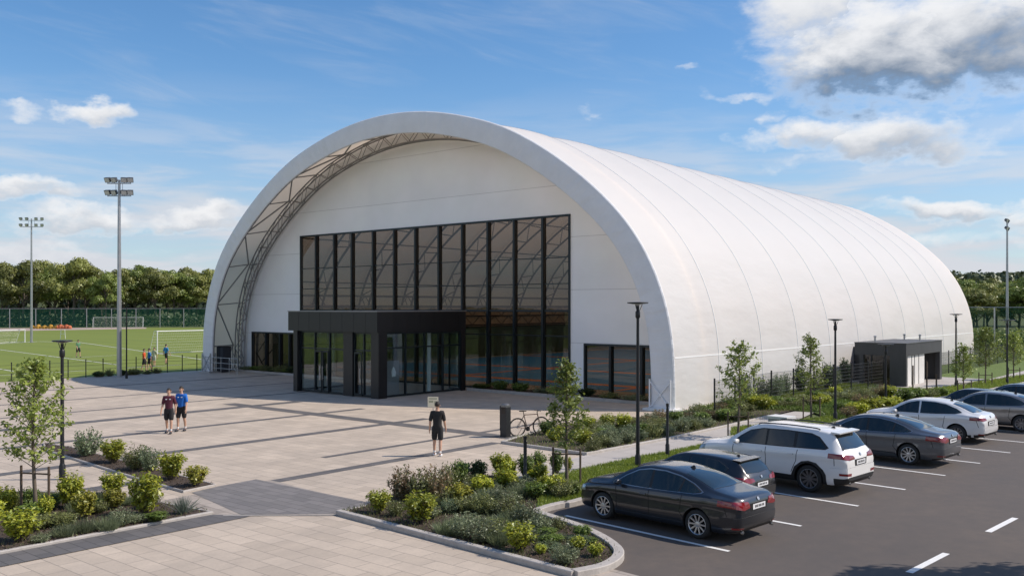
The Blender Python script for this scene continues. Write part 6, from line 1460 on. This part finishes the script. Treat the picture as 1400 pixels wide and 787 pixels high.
# mulch chips
def chips(poly, n, name, label):
    P2 = np.array([(p[0], p[1]) for p in poly]); lo = P2.min(0); hi = P2.max(0); pts = []
    while len(pts) < n:
        q = RNG.uniform(lo, hi)
        if inpoly(q, poly): pts.append((q[0], q[1], .085))
    o = link(name, leaf_mesh(name, pts, np.tile([0, 0, 1.], (n, 1)), .045, [mat('bark_chip', (.11, .075, .05), .9, var=1, color2=(.05, .035, .025), scale=5)], jit=.5, aspect=.5)); tag(o, label, 'bark mulch', None, 'stuff')
chips(bedA, 9000, 'bark_mulch', 'brown bark mulch covering the corner bed')
chips(bedB, 5000, 'bark_mulch', 'brown bark mulch covering the left foreground bed')
chips(bedC, 2000, 'bark_mulch', 'brown bark mulch covering the narrow middle-left bed')
# grown trees behind
def crown_mesh(seed, m):
    rg = np.random.default_rng(seed); P_ = []; N_ = []; cl = []
    for i in range(46):
        a = rg.uniform(0, 6.283); e = rg.uniform(-.9, 1.5); rr = rg.uniform(.45, 1.0); c = np.array([math.cos(a)*math.cos(e)*.40*rr, math.sin(a)*math.cos(e)*.40*rr, .60+.31*math.sin(e)*rr]); cl.append((c, rg.uniform(.07, .13)))
    for c, r in cl:
        n = int(240*(r/.1)**2); d = rg.normal(0, 1, (n, 3)); d /= np.linalg.norm(d, axis=1)[:, None]; d[:, 2] = np.where(d[:, 2] < -.3, -d[:, 2], d[:, 2])
        q = c+d*r*rg.uniform(.55, 1.12, (n, 1))*np.array([1.15, 1.15, .8]); P_.append(q); N_.append(d)
    return leaf_mesh('crown', np.concatenate(P_), np.concatenate(N_), .027, [m], jit=.28, aspect=.8, rng=rg), cl
def trunk_mesh(seed, cl):
    rg = np.random.default_rng(seed); m = MB(); tr = [(rg.normal(0, .008), rg.normal(0, .008), z) for z in (0, .15, .3, .45, .6, .8)]; m.path(tr, [.020, .016, .014, .011, .008, .003], 7)
    for c, r in cl[:16]:
        z = max(.22, c[2]-.22); m.path([(0, 0, z), (c[0]*.5, c[1]*.5, z+(c[2]-z)*.6), tuple(c)], [.008, .006, .002], 4)
    return m.mesh('trunk', M_['bark_dark'], smooth=60)
TP = []
for i in range(6):
    c, cl = crown_mesh(40+i, LM['far' if i % 2 else 'far2']); TP.append((c, trunk_mesh(50+i, cl)))
def big_tree(p, h, w, k, label, group):
    t = thing('deciduous_tree', label, 'tree', p, random.uniform(0, 6.28), group); t.scale = (w, w, h); c, tr = TP[k % 6]; link('crown', c, t); link('trunk', tr, t); return t
rt = random.Random(9)
prof_l = [(0, 366), (14, 360), (30, 362), (45, 358), (62, 360), (78, 372), (95, 356), (118, 355), (135, 362), (150, 372), (172, 362), (195, 361), (212, 370), (232, 372), (252, 374), (270, 372), (285, 366)]
desc = ['tall', 'broad', 'full-crowned', 'leafy', 'rounded']
i = 0
def add_row(x0, x1, stepx, dist, topf, group, where, wf=.62, jit=14):
    global i
    x = x0; lst = []
    while x < x1: lst.append(x+rt.uniform(-stepx*.2, stepx*.2)); x += stepx
    for n_, x in enumerate(lst):
        d = dist+rt.uniform(-jit, jit); h = CH+(HY-topf(x)-rt.uniform(-7, 6))*d/F0; i += 1
        big_tree(Vector(((x-700)/F0*d, d, -.05)), h*1.04, h*rt.uniform(.7, 1.15)*wf*1.5, rt.randrange(6), '%s green tree, %s from the left %s' % (desc[n_ % 5], ordinal(n_), where), group)
tf = lambda x: float(np.interp(x, [a for a, b in prof_l], [b for a, b in prof_l]))
add_row(-40, 300, 23, 250, tf, 'front trees behind the left fence', 'in the front row behind the left fence')
add_row(-60, 320, 22, 300, lambda x: tf(x)+5, 'rear trees behind the left fence', 'in the rear row behind the left fence', .75)
add_row(1318, 1440, 15, 155, lambda x: 392-(x-1318)*.10, 'front trees behind the right fence', 'in the front row behind the right fence', .8, 8)
add_row(1300, 1460, 16, 240, lambda x: 386, 'middle trees behind the right fence', 'in the rear row behind the right fence', .85, 10)
# far wood on the right-hand horizon and behind everything on the left: one mass of crowns
P_ = []; N_ = []
for k in range(900):
    x = rt.uniform(-260, 1900); d = rt.uniform(430, 640) if x > 1150 else rt.uniform(360, 420)
    top = 375 if x > 1150 else 384; h = CH+(HY-top)*d/F0+rt.uniform(-2, 1.2); c = np.array([(x-700)/F0*d, d, h-4]); n = 110
    dd = RNG.normal(0, 1, (n, 3)); dd /= np.linalg.norm(dd, axis=1)[:, None]; dd[:, 2] = abs(dd[:, 2])*1.3-.35; P_.append(c+dd*np.array([5.5, 5.5, 4.5])*RNG.uniform(.8, 1.1, (n, 1))); N_.append(dd)
    c2 = c-np.array([0, 0, 6]); P_.append(c2+dd*np.array([5.5, 5.5, 5])); N_.append(dd)
tag(link('far_wood', leaf_mesh('far_wood', np.concatenate(P_), np.concatenate(N_), 2.0, [leaf_mat('leaf_wood', (.13, .16, .07), (.08, .11, .05), .2)], jit=.4, aspect=.8)), 'distant dark green wood along the horizon', 'wood', None, 'stuff')
# undergrowth behind the left fence
P_ = RNG.uniform((-260, 236, 0), (-70, 246, 3.0), (9000, 3)); tag(link('undergrowth', leaf_mesh('undergrowth', P_, np.tile([0, -.5, .6], (9000, 1)), .7, [LM['dark']], jit=.6, aspect=.7)), 'dark undergrowth at the foot of the trees behind the left fence', 'undergrowth', None, 'stuff')
P_ = RNG.uniform((52, 118, 0), (110, 126, 2.0), (6000, 3)); tag(link('undergrowth', leaf_mesh('undergrowth', P_, np.tile([0, -.5, .6], (6000, 1)), .5, [LM['far']], jit=.6, aspect=.7)), 'green undergrowth behind the right green fence', 'undergrowth', None, 'stuff')
# the tree just outside the frame that shades the corner of the car park, and the trees the glass reflects
big_tree(Vector((13.8, 16.0, 0)), 8.0, 5.6, 1, 'roadside tree on the far side of the car park whose shade falls on the asphalt', 'trees outside the frame')
big_tree(Vector((11.6, 15.4, 0)), 6.6, 4.6, 2, 'smaller roadside tree nearer the camera beside the car park', 'trees outside the frame')
for n_, (x, y, h) in enumerate(((-48, -6, 11), (-40, -14, 12), (-30, -22, 12), (-20, -28, 13), (-8, -34, 12), (4, -38, 13), (16, -40, 12), (-58, 4, 12), (28, -40, 12))):
    big_tree(Vector((x, y, 0)), h, 9.5, n_, '%s tree of the row behind the camera, counting from the left' % ordinal(n_), 'trees outside the frame')
